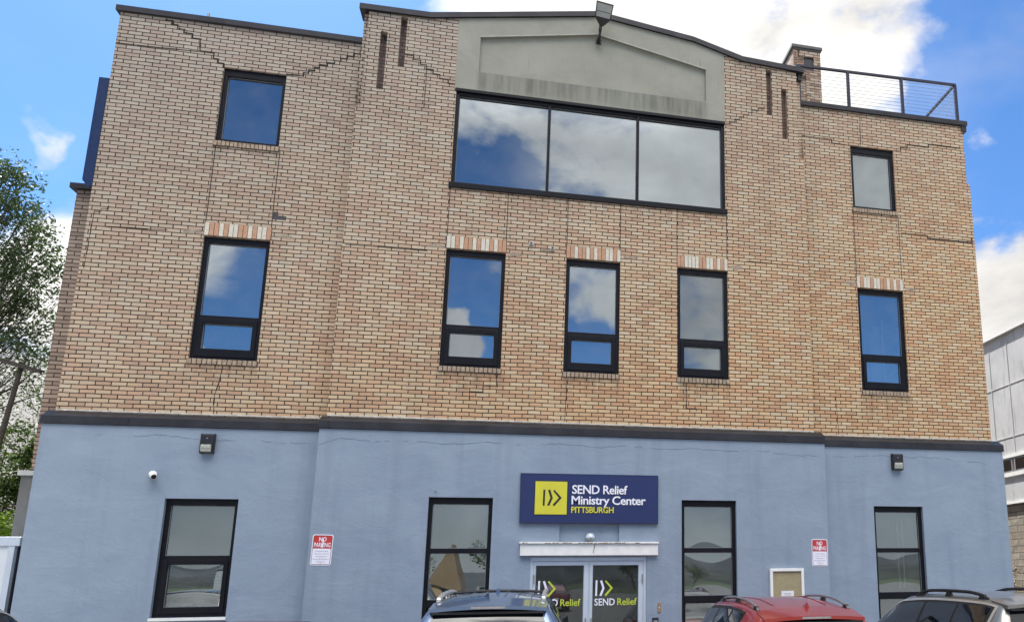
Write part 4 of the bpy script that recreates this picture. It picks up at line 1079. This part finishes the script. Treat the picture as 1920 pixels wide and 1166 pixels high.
    if opt.get('fin'):
        fx, ft = opt['fin']; p = top(ft, fx)
        MB().add([(p.x - .028, p.y - .04, p.z - .004), (p.x + .028, p.y - .04, p.z - .004), (p.x + .02, p.y + .10, p.z - .004), (p.x - .02, p.y + .10, p.z - .004), (p.x - .006, p.y - .05, p.z + .055), (p.x + .006, p.y - .05, p.z + .055)],
                 [(0, 1, 5, 4), (1, 2, 5), (2, 3, 4, 5), (3, 0, 4), (0, 3, 2, 1)]).build('aerial_fin', paint, car)
    if opt.get('stub'):
        p = top(.14, .0)
        MB().lathe([(.03, 0), (.024, .02), (.01, .03)], (p.x, p.y, p.z), 'Z', 10).build('aerial_base', M_rubber, car, True)
        MB().tube([(p.x, p.y, p.z + .02), (p.x, p.y - .02, p.z + .16)], .006, 6).build('aerial', M_rubber, car)
    # lamps, bumper, plate
    for s_, fn in ((1, low), (-1, mir(low))):
        patch(fn, lin(.006, .07, 8), lin(.70, .99, 5), .006, 'tail_lamp', M_tail)
        patch(fn, lin(.93, .985, 8), lin(.72, .98, 5), .006, 'headlamp', M_lampglass)
        for a in (.40, .57) if opt.get('doors', 4) == 4 else (.5,):
            p = low(a, .86); MB().box(s_ * p.x - .02, s_ * p.x + .02, p.y - .2, p.y - .05, p.z - .012, p.z + .012).build('door_handle', paint, car, bevel=.006)
        p = side(.70, .05)
        mo = MB(); mo.add([(s_ * (p.x + a_), p.y + b2, p.z + .02 + c_) for a_, b2, c_ in ((.0, .0, 0), (.22, -.02, .01), (.22, .06, .02), (.02, .1, 0), (.0, .0, .03), (.21, -.02, .14), (.19, .05, .13), (.02, .08, .04))],
               [(0, 3, 2, 1), (4, 5, 6, 7), (0, 1, 5, 4), (1, 2, 6, 5), (2, 3, 7, 6), (3, 0, 4, 7)]); mo.build('mirror', paint, car, bevel=.02)
    MB().box(-.70 * ws, .70 * ws, -L / 2 - .02, -L / 2 + .1, .36, .50).build('bumper', M_rubber, car, bevel=.02)
    MB().box(-.16, .16, -L / 2 - .012, -L / 2 + .02, .58, .72).build('licence_plate', M_paper, car, bevel=.003)
    MB().box(-.62 * ws, .62 * ws, L / 2 - .06, L / 2 + .012, .34, .52).build('grille', M_rubber, car, bevel=.02)
    # wheels
    for s_ in (-1, 1):
        for yy in (-L / 2 + .20 * L, -L / 2 + .81 * L):
            xw = s_ * (.925 * ws - .10)
            wp = [(.22, -.11), (.31, -.115), (.345, -.08), (.35, 0), (.345, .08), (.31, .115), (.22, .11)]
            tyre = MB().lathe(wp, (xw, yy, .35), 'X', 32).build('wheel', M_tyre, car, True)
            rim = MB(); rim.lathe([(.215, s_ * .10), (.225, s_ * .118), (.19, s_ * .105), (.18, s_ * .05)], (xw, yy, .35), 'X', 28)
            for k in range(5):
                a = 2 * math.pi * k / 5; rim.tube([(xw + s_ * .108, yy + .03 * math.cos(a), .35 + .03 * math.sin(a)), (xw + s_ * .10, yy + .2 * math.cos(a), .35 + .2 * math.sin(a))], .022, 6)
            rim.build('rim', M_alloy, tyre, True)
            ar = MB(); P = [(s_ * (.925 * ws + .003), yy + .40 * math.cos(R(a)), .35 + .40 * math.sin(R(a))) for a in range(-5, 186, 10)]
            ar.tube(P, .022, 6); ar.build('wheel_arch', M_rubber, car, True)
    return car

def paint_mat(name, c, metal=.5, rough=.3):
    m, t, p = newmat(name)
    pos = t.node('ShaderNodeTexCoord').outputs['Object']
    n = t.noise(pos, 900, 1)
    cc_ = t.mix(t.mapr(n, .4, .6, 0, 1), tuple(x * .92 for x in c), tuple(min(1, x * 1.08) for x in c))
    dust = t.noise(pos, 2.5, 5, .65)
    cc_ = t.mix(t.mapr(dust, .5, .8, 0, .16), cc_, (.30, .29, .27))
    t.l.new(cc_, p.inputs['Base Color']); p.inputs['Metallic'].default_value = metal; p.inputs['Roughness'].default_value = rough
    p.inputs['Coat Weight'].default_value = 1.0; t.l.new(t.mapr(dust, .3, .8, .02, .10), p.inputs['Coat Roughness'])
    return m
M_rubber = simple('black_rubber', (.012, .012, .013), .55, 0, .2)
M_tyre = simple('tyre_rubber', (.02, .02, .02), .8, 0, .2)
M_chrome = simple('satin_chrome', (.66, .64, .60), .35, .7, .05)
M_alloy = simple('alloy_rim', (.45, .45, .46), .3, .8, .05)
M_tail = simple('red_tail_lamp', (.30, .008, .01), .12, 0, .05, coat=1)
M_brake = simple('clear_brake_light', (.32, .30, .29), .25, 0, .2, 30)
M_lampglass = simple('clear_headlamp', (.5, .5, .5), .1, .2, .05, coat=1)
m, t, p = newmat('dark_car_glass'); p.inputs['Base Color'].default_value = (.006, .008, .012, 1); p.inputs['Roughness'].default_value = .03; p.inputs['IOR'].default_value = 1.75
t.l.new(t.bump(t.noise(t.node('ShaderNodeTexCoord').outputs['Object'], 3, 2), .04, .01), p.inputs['Normal']); M_cglass2 = m
P_blue = paint_mat('blue_metallic_paint', (.13, .20, .34), .55, .32)
P_red = paint_mat('red_metallic_paint', (.42, .022, .016), .35, .35)
P_grey = paint_mat('dark_silver_paint', (.23, .23, .215), .6, .36)
P_maroon = paint_mat('maroon_paint', (.16, .03, .045), .4, .35)
P_silver = paint_mat('pale_silver_paint', (.52, .50, .44), .5, .35)

WIN = [(.125, .245), (.262, .415), (.432, .728)]
c_blue = make_car('parked_suv', 'blue SUV with silver roof rails and black cross bar parked before the entrance', 'car', SUV, 4.6, P_blue,
                  dict(q0=.125, win=WIN, rail=(.12, .50), rail_mat=M_chrome, foot_mat=M_chrome, cross=(.40,), rail_h=.052, rail_r=.026, fin=(.02, .30), sl=.17, ws=.98, ribs=(-.7, -.45, -.2, .2, .45, .7)))
yr0 = -4.6 / 2 + .075 * 4.6
def place(car, L, cx, yrear, rz, dz=0):
    a = R(rz); yl = -L / 2 + .075 * L - .16
    car.location = (cx + yl * math.sin(a), yrear - yl * math.cos(a), dz); car.rotation_euler = (0, 0, a)
place(c_blue, 4.6, 5.31, -5.25, -3.0, -.02)
LOWC = scaled(SUV, zr=[.72, .96, 1.08, 1.39, 1.47, 1.54, 1.52, 1.28, 1.02, .98, .90, .78, .56], zb=[.68, .92, .98, .99, .99, .97, .95, .93, .92, .90, .82, .68, .5])
c_red = make_car('parked_crossover', 'red crossover with grey roof rails parked right of the blue car', 'car', LOWC, 4.4, P_red,
                 dict(q0=.20, win=[(.20, .29), (.305, .44), (.455, .728)], rail=(.13, .52), rail_mat=M_alloy, rail_h=.045, rail_r=.015, fin=(.02, .13), sl=.15, ribs=(-.55, .55)))
place(c_red, 4.4, 8.87, -5.30, 0.0, -.045)
GREY = scaled(SUV, zr=[.76, 1.0, 1.12, 1.47, 1.52, 1.54, 1.50, 1.28, 1.04, .99, .90, .78, .56], wr=[.68, .76, .70, .60, .61, .62, .61, .66, .74, .76, .74, .66, .52])
c_grey = make_car('parked_suv', 'dark silver SUV with chrome window line and black roof rails at the far right', 'car', GREY, 4.7, P_grey,
                  dict(q0=.10, win=[(.10, .235), (.245, .40), (.415, .728)], rail=(.14, .50), rail_mat=M_rubber, rail_h=.055, rail_r=.020, chrome=True, sl=.17, ribs=()))
place(c_grey, 4.7, 11.42, -6.05, 0.0, .0)
SED = scaled(SUV, t=[0, .01, .03, .10, .16, .30, .46, .56, .66, .72, .9, .98, 1.0],
             zr=[.70, .92, .98, 1.02, 1.08, 1.36, 1.43, 1.41, 1.2, .98, .86, .74, .56], zb=[.66, .86, .90, .92, .93, .93, .92, .91, .90, .88, .78, .66, .5],
             wr=[.66, .74, .74, .72, .68, .58, .57, .57, .62, .70, .72, .64, .5], cr=[.01, .02, .02, .02, .03, .03, .035, .03, .03, .04, .04, .03, .02])
c_mar = make_car('parked_sedan', 'maroon sedan with stub aerial below the left ground floor window', 'car', SED, 4.6, P_maroon,
                 dict(q0=.2, win=[(.22, .40), (.415, .64)], spoiler=False, stub=True, ribs=()))
c_mar.location = (2.80, -4.05, -.07)
c_sil = make_car('parked_hatchback', 'pale silver car at the bottom left corner of the photo', 'car', SUV, 4.5, P_silver,
                 dict(q0=.12, win=WIN, ribs=(), chrome=True))
c_sil.location = (-.40, -3.85, -.02)

# ------------------------------------------------------------------ neighbours on the left
bt = thing('storage_shed', 'white metal storage shed with pale blue trim against the left corner of the building', 'shed', (-2.90, 0.3, 0))
MB().box(-1.25, 1.10, 0, 1.12, .0, 2.36).build('body', simple('white_panel', (.62, .66, .70), .4, 0, .04), bt)
mb = MB(); mb.box(-1.27, 1.24, -.03, 1.14, 2.36, 2.50); mb.build('roof_trim', M_alu, bt, bevel=.01)
MB().box(1.10, 1.18, -.02, .06, .0, 2.36).build('corner_post', M_alu, bt)
MB().box(-1.27, -1.25, -.02, .02, .0, 2.36).build('corner_post', M_alu, bt)
MB().box(1.10, 1.20, .061, 1.1, .0, 2.36).build('side_panel', M_coping, bt)
MB().box(-.5, .45, -.012, .0, .05, 2.1).build('door', M_white, bt)
MB().box(.33, .37, -.05, -.012, 1.0, 1.15).build('door_handle', M_grey, bt)

pw_ = thing('concrete_wall', 'grey concrete wall with pale cap behind the left corner of the building', 'wall', (-2.0, 1.5, 0))
MB().box(-.42, .55, 0, 6, 0, 3.56).build('wall_body', simple('dark_grey_concrete', (.12, .12, .115), .9, 0, .2, 2, .3), pw_)
MB().box(-.46, .58, -.04, 6.04, 3.56, 3.64).build('cap', simple('pale_cap', (.40, .40, .38), .8), pw_)

up_ = thing('utility_pole', 'leaning wooden utility pole with crossarm in the gap left of the brick wall', 'utility pole', (-6.1, 7.4, 0))
M_wood = simple('weathered_pole_wood', (.045, .037, .03), .85, 0, .3, 6, .3, 30)
MB().tube([(-.20, 0, -.1), (-.05, 0, 3.3), (.28, 0, 6.78)], [.075, .065, .05], 10).build('pole', M_wood, up_, True)
MB().add([(-.18, -.12, 6.86), (.72, -.12, 6.60), (.72, -.03, 6.60), (-.18, -.03, 6.86), (-.165, -.12, 6.95), (.735, -.12, 6.69), (.735, -.03, 6.69), (-.165, -.03, 6.95)], [(0, 3, 2, 1), (4, 5, 6, 7), (0, 1, 5, 4), (1, 2, 6, 5), (2, 3, 7, 6), (3, 0, 4, 7)]).build('crossarm', M_wood, up_)
for q in (.05, .35, .65, .95): MB().lathe([(.02, 0), (.03, .03), (.02, .06), (.014, .09)], (-.17 + .9 * q, -.075, 6.95 - .26 * q), 'Z', 8).build('insulator', M_grey, up_, True)

# ------------------------------------------------------------------ trees
def leaf_mat(name, c0, c1, trans=.22):
    m, t, p = newmat(name)
    ri = t.node('ShaderNodeNewGeometry').outputs['Random Per Island']
    c = t.mix(ri, c0, c1)
    p.inputs['Roughness'].default_value = .55; t.l.new(c, p.inputs['Base Color'])
    tr = t.node('ShaderNodeBsdfTranslucent'); hs = t.node('ShaderNodeHueSaturation'); t.l.new(c, hs.inputs['Color']); hs.inputs['Value'].default_value = 1.7; hs.inputs['Saturation'].default_value = 1.1
    t.l.new(hs.outputs[0], tr.inputs['Color'])
    mx = t.node('ShaderNodeMixShader'); mx.inputs[0].default_value = trans
    o = [n for n in t.n if n.type == 'OUTPUT_MATERIAL'][0]
    t.l.new(p.outputs[0], mx.inputs[1]); t.l.new(tr.outputs[0], mx.inputs[2]); t.l.new(mx.outputs[0], o.inputs['Surface'])
    return m
M_leaf = leaf_mat('mid_green_leaf', (.022, .042, .014), (.06, .095, .026))
M_leaf_b = leaf_mat('bright_green_leaf', (.06, .12, .012), (.16, .23, .03), .4)
M_leaf_m = leaf_mat('fresh_green_leaf', (.035, .065, .014), (.085, .13, .028), .35)
M_leaf_y = leaf_mat('young_grey_green_leaf', (.06, .075, .035), (.13, .14, .07), .3)
M_bark = simple('grey_bark', (.075, .06, .05), .9, 0, .3, 8, .4, 30)
M_dry = simple('dry_brown_twig', (.10, .06, .04), .9, 0, .4, 9)
def leaves(mb, c, rad, n, size, flat=.75):
    for _ in range(n):
        while True:
            q = Vector((random.uniform(-1, 1), random.uniform(-1, 1), random.uniform(-1, 1)))
            if q.length <= 1: break
        p = Vector(c) + Vector((q.x * rad, q.y * rad, q.z * rad * flat))
        a = Vector((random.gauss(0, 1), random.gauss(0, 1), random.gauss(0, .7))).normalized()
        b_ = a.cross(Vector((random.gauss(0, 1), random.gauss(0, 1), random.gauss(0, 1)))).normalized()
        s = size * random.uniform(.6, 1.3)
        k = len(mb.v); mb.v += [tuple(p - a * s), tuple(p + b_ * s * .42), tuple(p + a * s), tuple(p - b_ * s * .42)]
        mb.f.append((k, k + 1, k + 2, k + 3)); mb.mi.append(0)
def tree(name, label, cat, base, height, spread, trunk_r, leafmat, nclump, per, lsize, seed, first=.25, group=None, levels=4, clump=.45, lean=(0, 0), bark=None, up=.75, extra=None):
    random.seed(seed)
    root = thing(name, label, cat, base, group=group)
    tb = MB(); tips = []
    def grow(p, d, ln, r, lv):
        n_ = 4; P = [p]; rr = [r]; q = p.copy(); dd = d.copy()
        for i in range(n_):
            dd = (dd + Vector((random.gauss(0, .13), random.gauss(0, .13), random.gauss(0, .06)))).normalized()
            q = q + dd * ln / n_; P.append(q.copy()); rr.append(r * (1 - .42 * (i + 1) / n_))
        tb.tube(P, rr, 7 if lv < 2 else 4, cap=False)
        if lv >= levels: tips.append(P[-1]); tips.append(P[2]); return
        kids = random.choice((3, 4)) if lv < 2 else random.choice((2, 3))
        for k in range(kids):
            s = random.uniform(.35, 1.0) if lv > 0 else random.uniform(first * 2, 1.0)
            i = min(n_, max(1, int(s * n_ + .5)))
            az = random.uniform(0, 2 * math.pi)
            side_ = Vector((math.cos(az), math.sin(az), random.uniform(-.1, .5))) * spread
            nd = (dd * up + side_ * random.uniform(.5, 1)).normalized()
            grow(P[i], nd, ln * random.uniform(.58, .8), rr[i] * .62, lv + 1)
        grow(P[-1], (dd + Vector((random.gauss(0, .15), random.gauss(0, .15), .1))).normalized(), ln * .7, rr[-1] * .9, lv + 1)
    grow(Vector((0, 0, -.1)), Vector((lean[0], lean[1], 1)).normalized(), height * .36, trunk_r, 0)
    for c_, r_ in (extra or []):
        q0 = Vector((c_[0] * .35, c_[1] * .3, c_[2] * .72)); tb.tube([q0, q0.lerp(Vector(c_), .55) + Vector((0, 0, -.12)), c_], [.018, .011, .004], 4, cap=False)
    tb.build('trunk', bark or M_bark, root, True)
    if nclump:
        lm = MB(); random.shuffle(tips)
        for tp in tips[:nclump]:
            leaves(lm, tp, clump * random.uniform(.6, 1.35), int(per * random.uniform(.4, 1.5)), lsize)
        for c_, r_ in (extra or []): leaves(lm, c_, r_ * random.uniform(.7, 1.3), int(per * random.uniform(.5, 1.2)), lsize)
        lm.build('crown', leafmat, root)
    return root
random.seed(77); EX = []
while len(EX) < 230:
    z_ = random.uniform(7.4, 12.7); xm = min(-6.35, -7.75 + (12.8 - z_) * .62) if z_ > 9.5 else -6.35 - (9.5 - z_) * .12
    x_ = xm - abs(random.gauss(0, .95)); EX.append(((x_ + 8.9, random.uniform(-.9, .9), z_), random.choice((.26, .34, .46))))
tree('leafy_tree', 'tall loose green tree at the left edge rising above the shed', 'tree', (-8.9, 9.0, 0), 13.5, .80, .26, M_leaf, 520, 62, .055, 5, clump=.6, levels=4, lean=(.02, 0), extra=EX)
tree('bare_tree', 'thin tree with sparse young leaves close to the left brick wall', 'tree', (-8.6, 16.5, 0), 10.5, .75, .13, M_leaf_y, 260, 16, .045, 15, clump=.5, levels=4, lean=(.02, 0))
tree('bare_tree', 'grey bare twiggy tree behind the utility pole', 'tree', (-14.6, 19, 0), 9.0, .8, .14, M_leaf_y, 200, 14, .05, 31, clump=.6, levels=4)
def bush(name, label, base, blobs, mat, n, size, seed, cat='bush'):
    random.seed(seed)
    root = thing(name, label, cat, base)
    mb = MB(); st = MB()
    for (x, y_, z, r_) in blobs:
        for _ in range(6):
            st.tube([(x * .3, y_ * .3, -.1), (x * .6 + random.gauss(0, .2), y_ * .6, z * .5), (x + random.gauss(0, r_ * .5), y_ + random.gauss(0, r_ * .5), z + random.uniform(0, r_ * .6))], [.04, .03, .01], 4, cap=False)
        for _ in range(10):
            a = Vector((random.gauss(0, 1), random.gauss(0, 1), random.gauss(0, 1))).normalized()
            leaves(mb, (x + a.x * r_ * .7, y_ + a.y * r_ * .7, z + a.z * r_ * .7), r_ * .45, int(n / 10), size, .8)
    st.build('stem', M_bark, root, True); mb.build('foliage', mat, root)
    return root
bush('leafy_bush', 'dense bright green bush behind the shed roof', (-6.5, 8.5, 0), [(0, 0, 3.1, 1.0), (.8, .3, 2.6, .8), (-1.2, 0, 3.2, 1.1), (.3, .2, 1.6, 1.0), (-1.0, 0, 1.5, 1.1)], M_leaf_b, 2600, .055, 8)
bush('leafy_bush', 'darker green bush above the bright one beside the brick wall', (-7.5, 10.5, 0), [(0, 0, 4.9, 1.1), (.75, .3, 4.6, .8), (-1.5, 0, 4.7, 1.3), (.5, 0, 3.2, 1.0), (-1.0, 0, 3.0, 1.3)], M_leaf_m, 3200, .06, 9)

# ------------------------------------------------------------------ industrial building on the right
def panel_mat():
    m, t, p = newmat('stained_white_panels')
    pos = t.node('ShaderNodeNewGeometry').outputs['Position']
    a = t.noise(pos, .9, 6, .65, .5)
    sv = t.node('ShaderNodeMapping'); t.l.new(pos, sv.inputs[0]); sv.inputs['Scale'].default_value = (3, 3, .6)
    st = t.noise(sv.outputs[0], 1.1, 6, .7, .6)
    c = t.mix(t.mapr(a, .3, .7), (.40, .41, .42), (.54, .55, .56))
    c = t.mix(t.mapr(st, .56, .70, 0, .65), c, (.14, .14, .15))
    t.l.new(c, p.inputs['Base Color']); p.inputs['Roughness'].default_value = .6
    return m
IB = thing('industrial_building', 'stained white panelled industrial building on a block wall at the right edge', 'building', (20, 6, 0))
MB().box(0, 18, -3, 40, 3.87, 9.05).build('wall', panel_mat(), IB)
mb = MB()
for i in range(44): yy = -2.9 + i * .95; mb.box(-.012, .0, yy - .014, yy + .014, 5.27, 9.0)
for z in (7.45, 5.85, 9.02): mb.box(-.014, .0, -3.02, 40, z - .016, z + .016)
mb.build('panel_joint', simple('pale_joint', (.50, .51, .51), .7), IB)
mb = MB(); mb.box(-.06, .0, -3.02, 40, 5.22, 5.30); mb.box(-.06, .0, -3.02, 40, 4.66, 4.78); mb.box(-.05, 0, -3.02, 40, 3.84, 3.90)
mb.build('trim_band', M_white, IB)
for i in range(26):
    yy = -2.7 + i * 1.25
    fr_ = MB(); fr_.box(-.04, .0, yy, yy + 1.15, 4.79, 5.21); f = fr_.build('window', M_grey, IB)
    MB().box(-.045, -.03, yy + .06, yy + 1.09, 4.84, 5.16).build('pane', M_cglass2, f)
M_block = None
def block_mat():
    m, t, p = newmat('split_face_block')
    pos = t.node('ShaderNodeNewGeometry').outputs['Position']; s = t.sep(pos)
    b_ = t.node('ShaderNodeTexBrick'); t.l.new(t.comb(s[1], s[2]), b_.inputs['Vector'])
    b_.inputs['Scale'].default_value = 1; b_.inputs['Brick Width'].default_value = .6; b_.inputs['Row Height'].default_value = .2; b_.inputs['Mortar Size'].default_value = .012
    b_.inputs['Color1'].default_value = (.24, .21, .16, 1); b_.inputs['Color2'].default_value = (.34, .31, .25, 1); b_.inputs['Mortar'].default_value = (.10, .09, .08, 1)
    n = t.noise(pos, 5, 5, .7)
    c = t.mix(t.mapr(n, .4, .7, 0, .5), b_.outputs['Color'], (.12, .11, .09)); t.l.new(c, p.inputs['Base Color']); p.inputs['Roughness'].default_value = .9
    t.l.new(t.bump(t.m('SUBTRACT', n, b_.outputs['Fac']), .8, .03), p.inputs['Normal'])
    return m
MB().box(.05, 18, -2.95, 39.9, 0, 3.87).build('block_wall', block_mat(), IB)
MB().box(-.1, 18.1, -3.1, 40.1, 9.05, 9.12).build('roof', M_white, IB)
random.seed(21)
ds = thing('dry_shrub', 'brown dry shrub against the block wall at the right edge', 'shrub', (19.2, 7.2, 0))
mb = MB()
for _ in range(150):
    x, y_ = random.gauss(0, .22), random.gauss(0, .5); h = random.uniform(.8, 2.15) * (1 - .25 * abs(y_))
    mb.tube([(x * .3, y_ * .4, 0), (x * .7, y_ * .8, h * .6), (x + random.gauss(0, .08), y_ + random.gauss(0, .1), h)], [.012, .009, .003], 3, cap=False)
mb.build('stem', M_dry, ds)
lm = MB()
for _ in range(60): leaves(lm, (random.gauss(0, .2), random.gauss(0, .4), random.uniform(.3, 1.9)), .22, 30, .04)
lm.build('foliage', leaf_mat('brown_dry_leaf', (.09, .05, .03), (.17, .10, .06), .1), ds)

# ------------------------------------------------------------------ what the panes mirror: hills, houses and trees across the lot
random.seed(4)
def hill(name, y0, amp, base, mat, seed, depth=60):
    random.seed(seed); mb = MB(); n_ = 120; ph = [random.uniform(0, 6.28) for _ in range(5)]
    xs = [-420 + 840 * i / n_ for i in range(n_ + 1)]
    hs = [base + amp * (.5 + .3 * math.sin(x * .011 + ph[0]) + .22 * math.sin(x * .031 + ph[1]) + .08 * math.sin(x * .11 + ph[2]) + .05 * math.sin(x * .31 + ph[3])) + random.uniform(-.5, .5) * .12 * amp for x in xs]
    v = [(x, y0 + depth, -1) for x in xs] + [(x, y0 + depth * .4, h * .6) for x, h in zip(xs, hs)] + [(x, y0, h) for x, h in zip(xs, hs)] + [(x, y0 - depth, -1) for x in xs]
    m_ = n_ + 1; f = []
    for r_ in range(3):
        for i in range(n_): f.append((r_ * m_ + i, r_ * m_ + i + 1, (r_ + 1) * m_ + i + 1, (r_ + 1) * m_ + i))
    return tag(mb.add(v, f).build(name, mat, smooth=True), kind='structure')
hill('hill', -330, 13, 2.5, simple('far_wooded_hill', (.045, .055, .06), .95, 0, .5, .03), 2)
hill('hill', -180, 5, .5, simple('wooded_slope', (.026, .034, .024), .95, 0, .6, .08, .5, .2), 6, 40)
def refl_x(az, dist): return 5.56 + math.tan(R(az)) * (dist + 14.0)
def house(x, y, w_, d_, h, rh, c, label):
    t = thing('house', label, 'house', (x, y, 0))
    MB().box(-w_ / 2, w_ / 2, -d_ / 2, d_ / 2, 0, h).build('wall', simple('house_siding', c, .8, 0, .1, 2), t)
    mb = MB(); mb.prism([(-w_ / 2 - .2, h), (w_ / 2 + .2, h), (0, h + rh)], -d_ / 2 - .2, d_ / 2 + .2); mb.build('roof', simple('house_roof', tuple(.55 * q for q in c), .8), t)
    MB().box(-.45, .45, d_ / 2 + .005, d_ / 2 + .05, 0, 2.0).build('door', M_rubber, t)
    return t
house(refl_x(-4.5, 95), -109, 2.6, 8, 1.6, 3.9, (.42, .28, .15), 'tan gabled house across the lot, mirrored in the window left of the entrance')
house(refl_x(-17, 110), -124, 8, 8, 3.4, 2.4, (.40, .42, .44), 'grey gabled house far behind the lot')
tree('bare_tree', 'bare branching tree across the lot mirrored in the right ground floor window', 'tree', (refl_x(25.5, 30), -44, 0), 6.5, .8, .14, M_leaf, 150, 10, .08, 41, levels=4)
tree('street_tree', 'small leafy tree across the lot mirrored in the window left of the notice board', 'tree', (refl_x(14.5, 45), -59, 0), 4.2, .9, .10, M_leaf, 130, 14, .09, 43, levels=4, clump=.5)
tree('street_tree', 'young tree across the lot mirrored beside the tan house', 'tree', (refl_x(-2.0, 40), -54, 0), 5.0, .6, .10, M_leaf, 120, 8, .09, 44, levels=3, clump=.4)

def copy_tree(o, parent=None):
    c = o.copy(); COL.objects.link(c); c.parent = parent
    for ch in list(o.children): copy_tree(ch, c)
    return c
for src, x, y_, rz, lb in ((c_sil, 1.0, -31.0, 182, 'pale silver car across the lot, nearest the left end of its row'), (c_mar, 7.4, -31.3, 178, 'maroon sedan across the lot between two other cars'),
                           (c_blue, 13.2, -31.0, 181, 'blue SUV parked across the lot facing away from the building'), (c_grey, -5.5, -31.2, 180, 'dark silver SUV across the lot at the far left of its row')):
    q = copy_tree(src); q.location = (x, y_, 0); q.rotation_euler = (0, 0, R(rz)); q['label'] = lb; q['group'] = 'cars parked across the lot'
random.seed(52)
for i in range(7):
    tree('hillside_tree', 'loose green tree on the far slope behind the cars', 'tree', (-75 + i * 24 + random.uniform(-6, 6), -118 - random.uniform(0, 25), 0), random.uniform(4.0, 6.5), .8, .15, M_leaf, 80, 20, .16, 60 + i, levels=3, clump=.8, group='trees on the far slope')
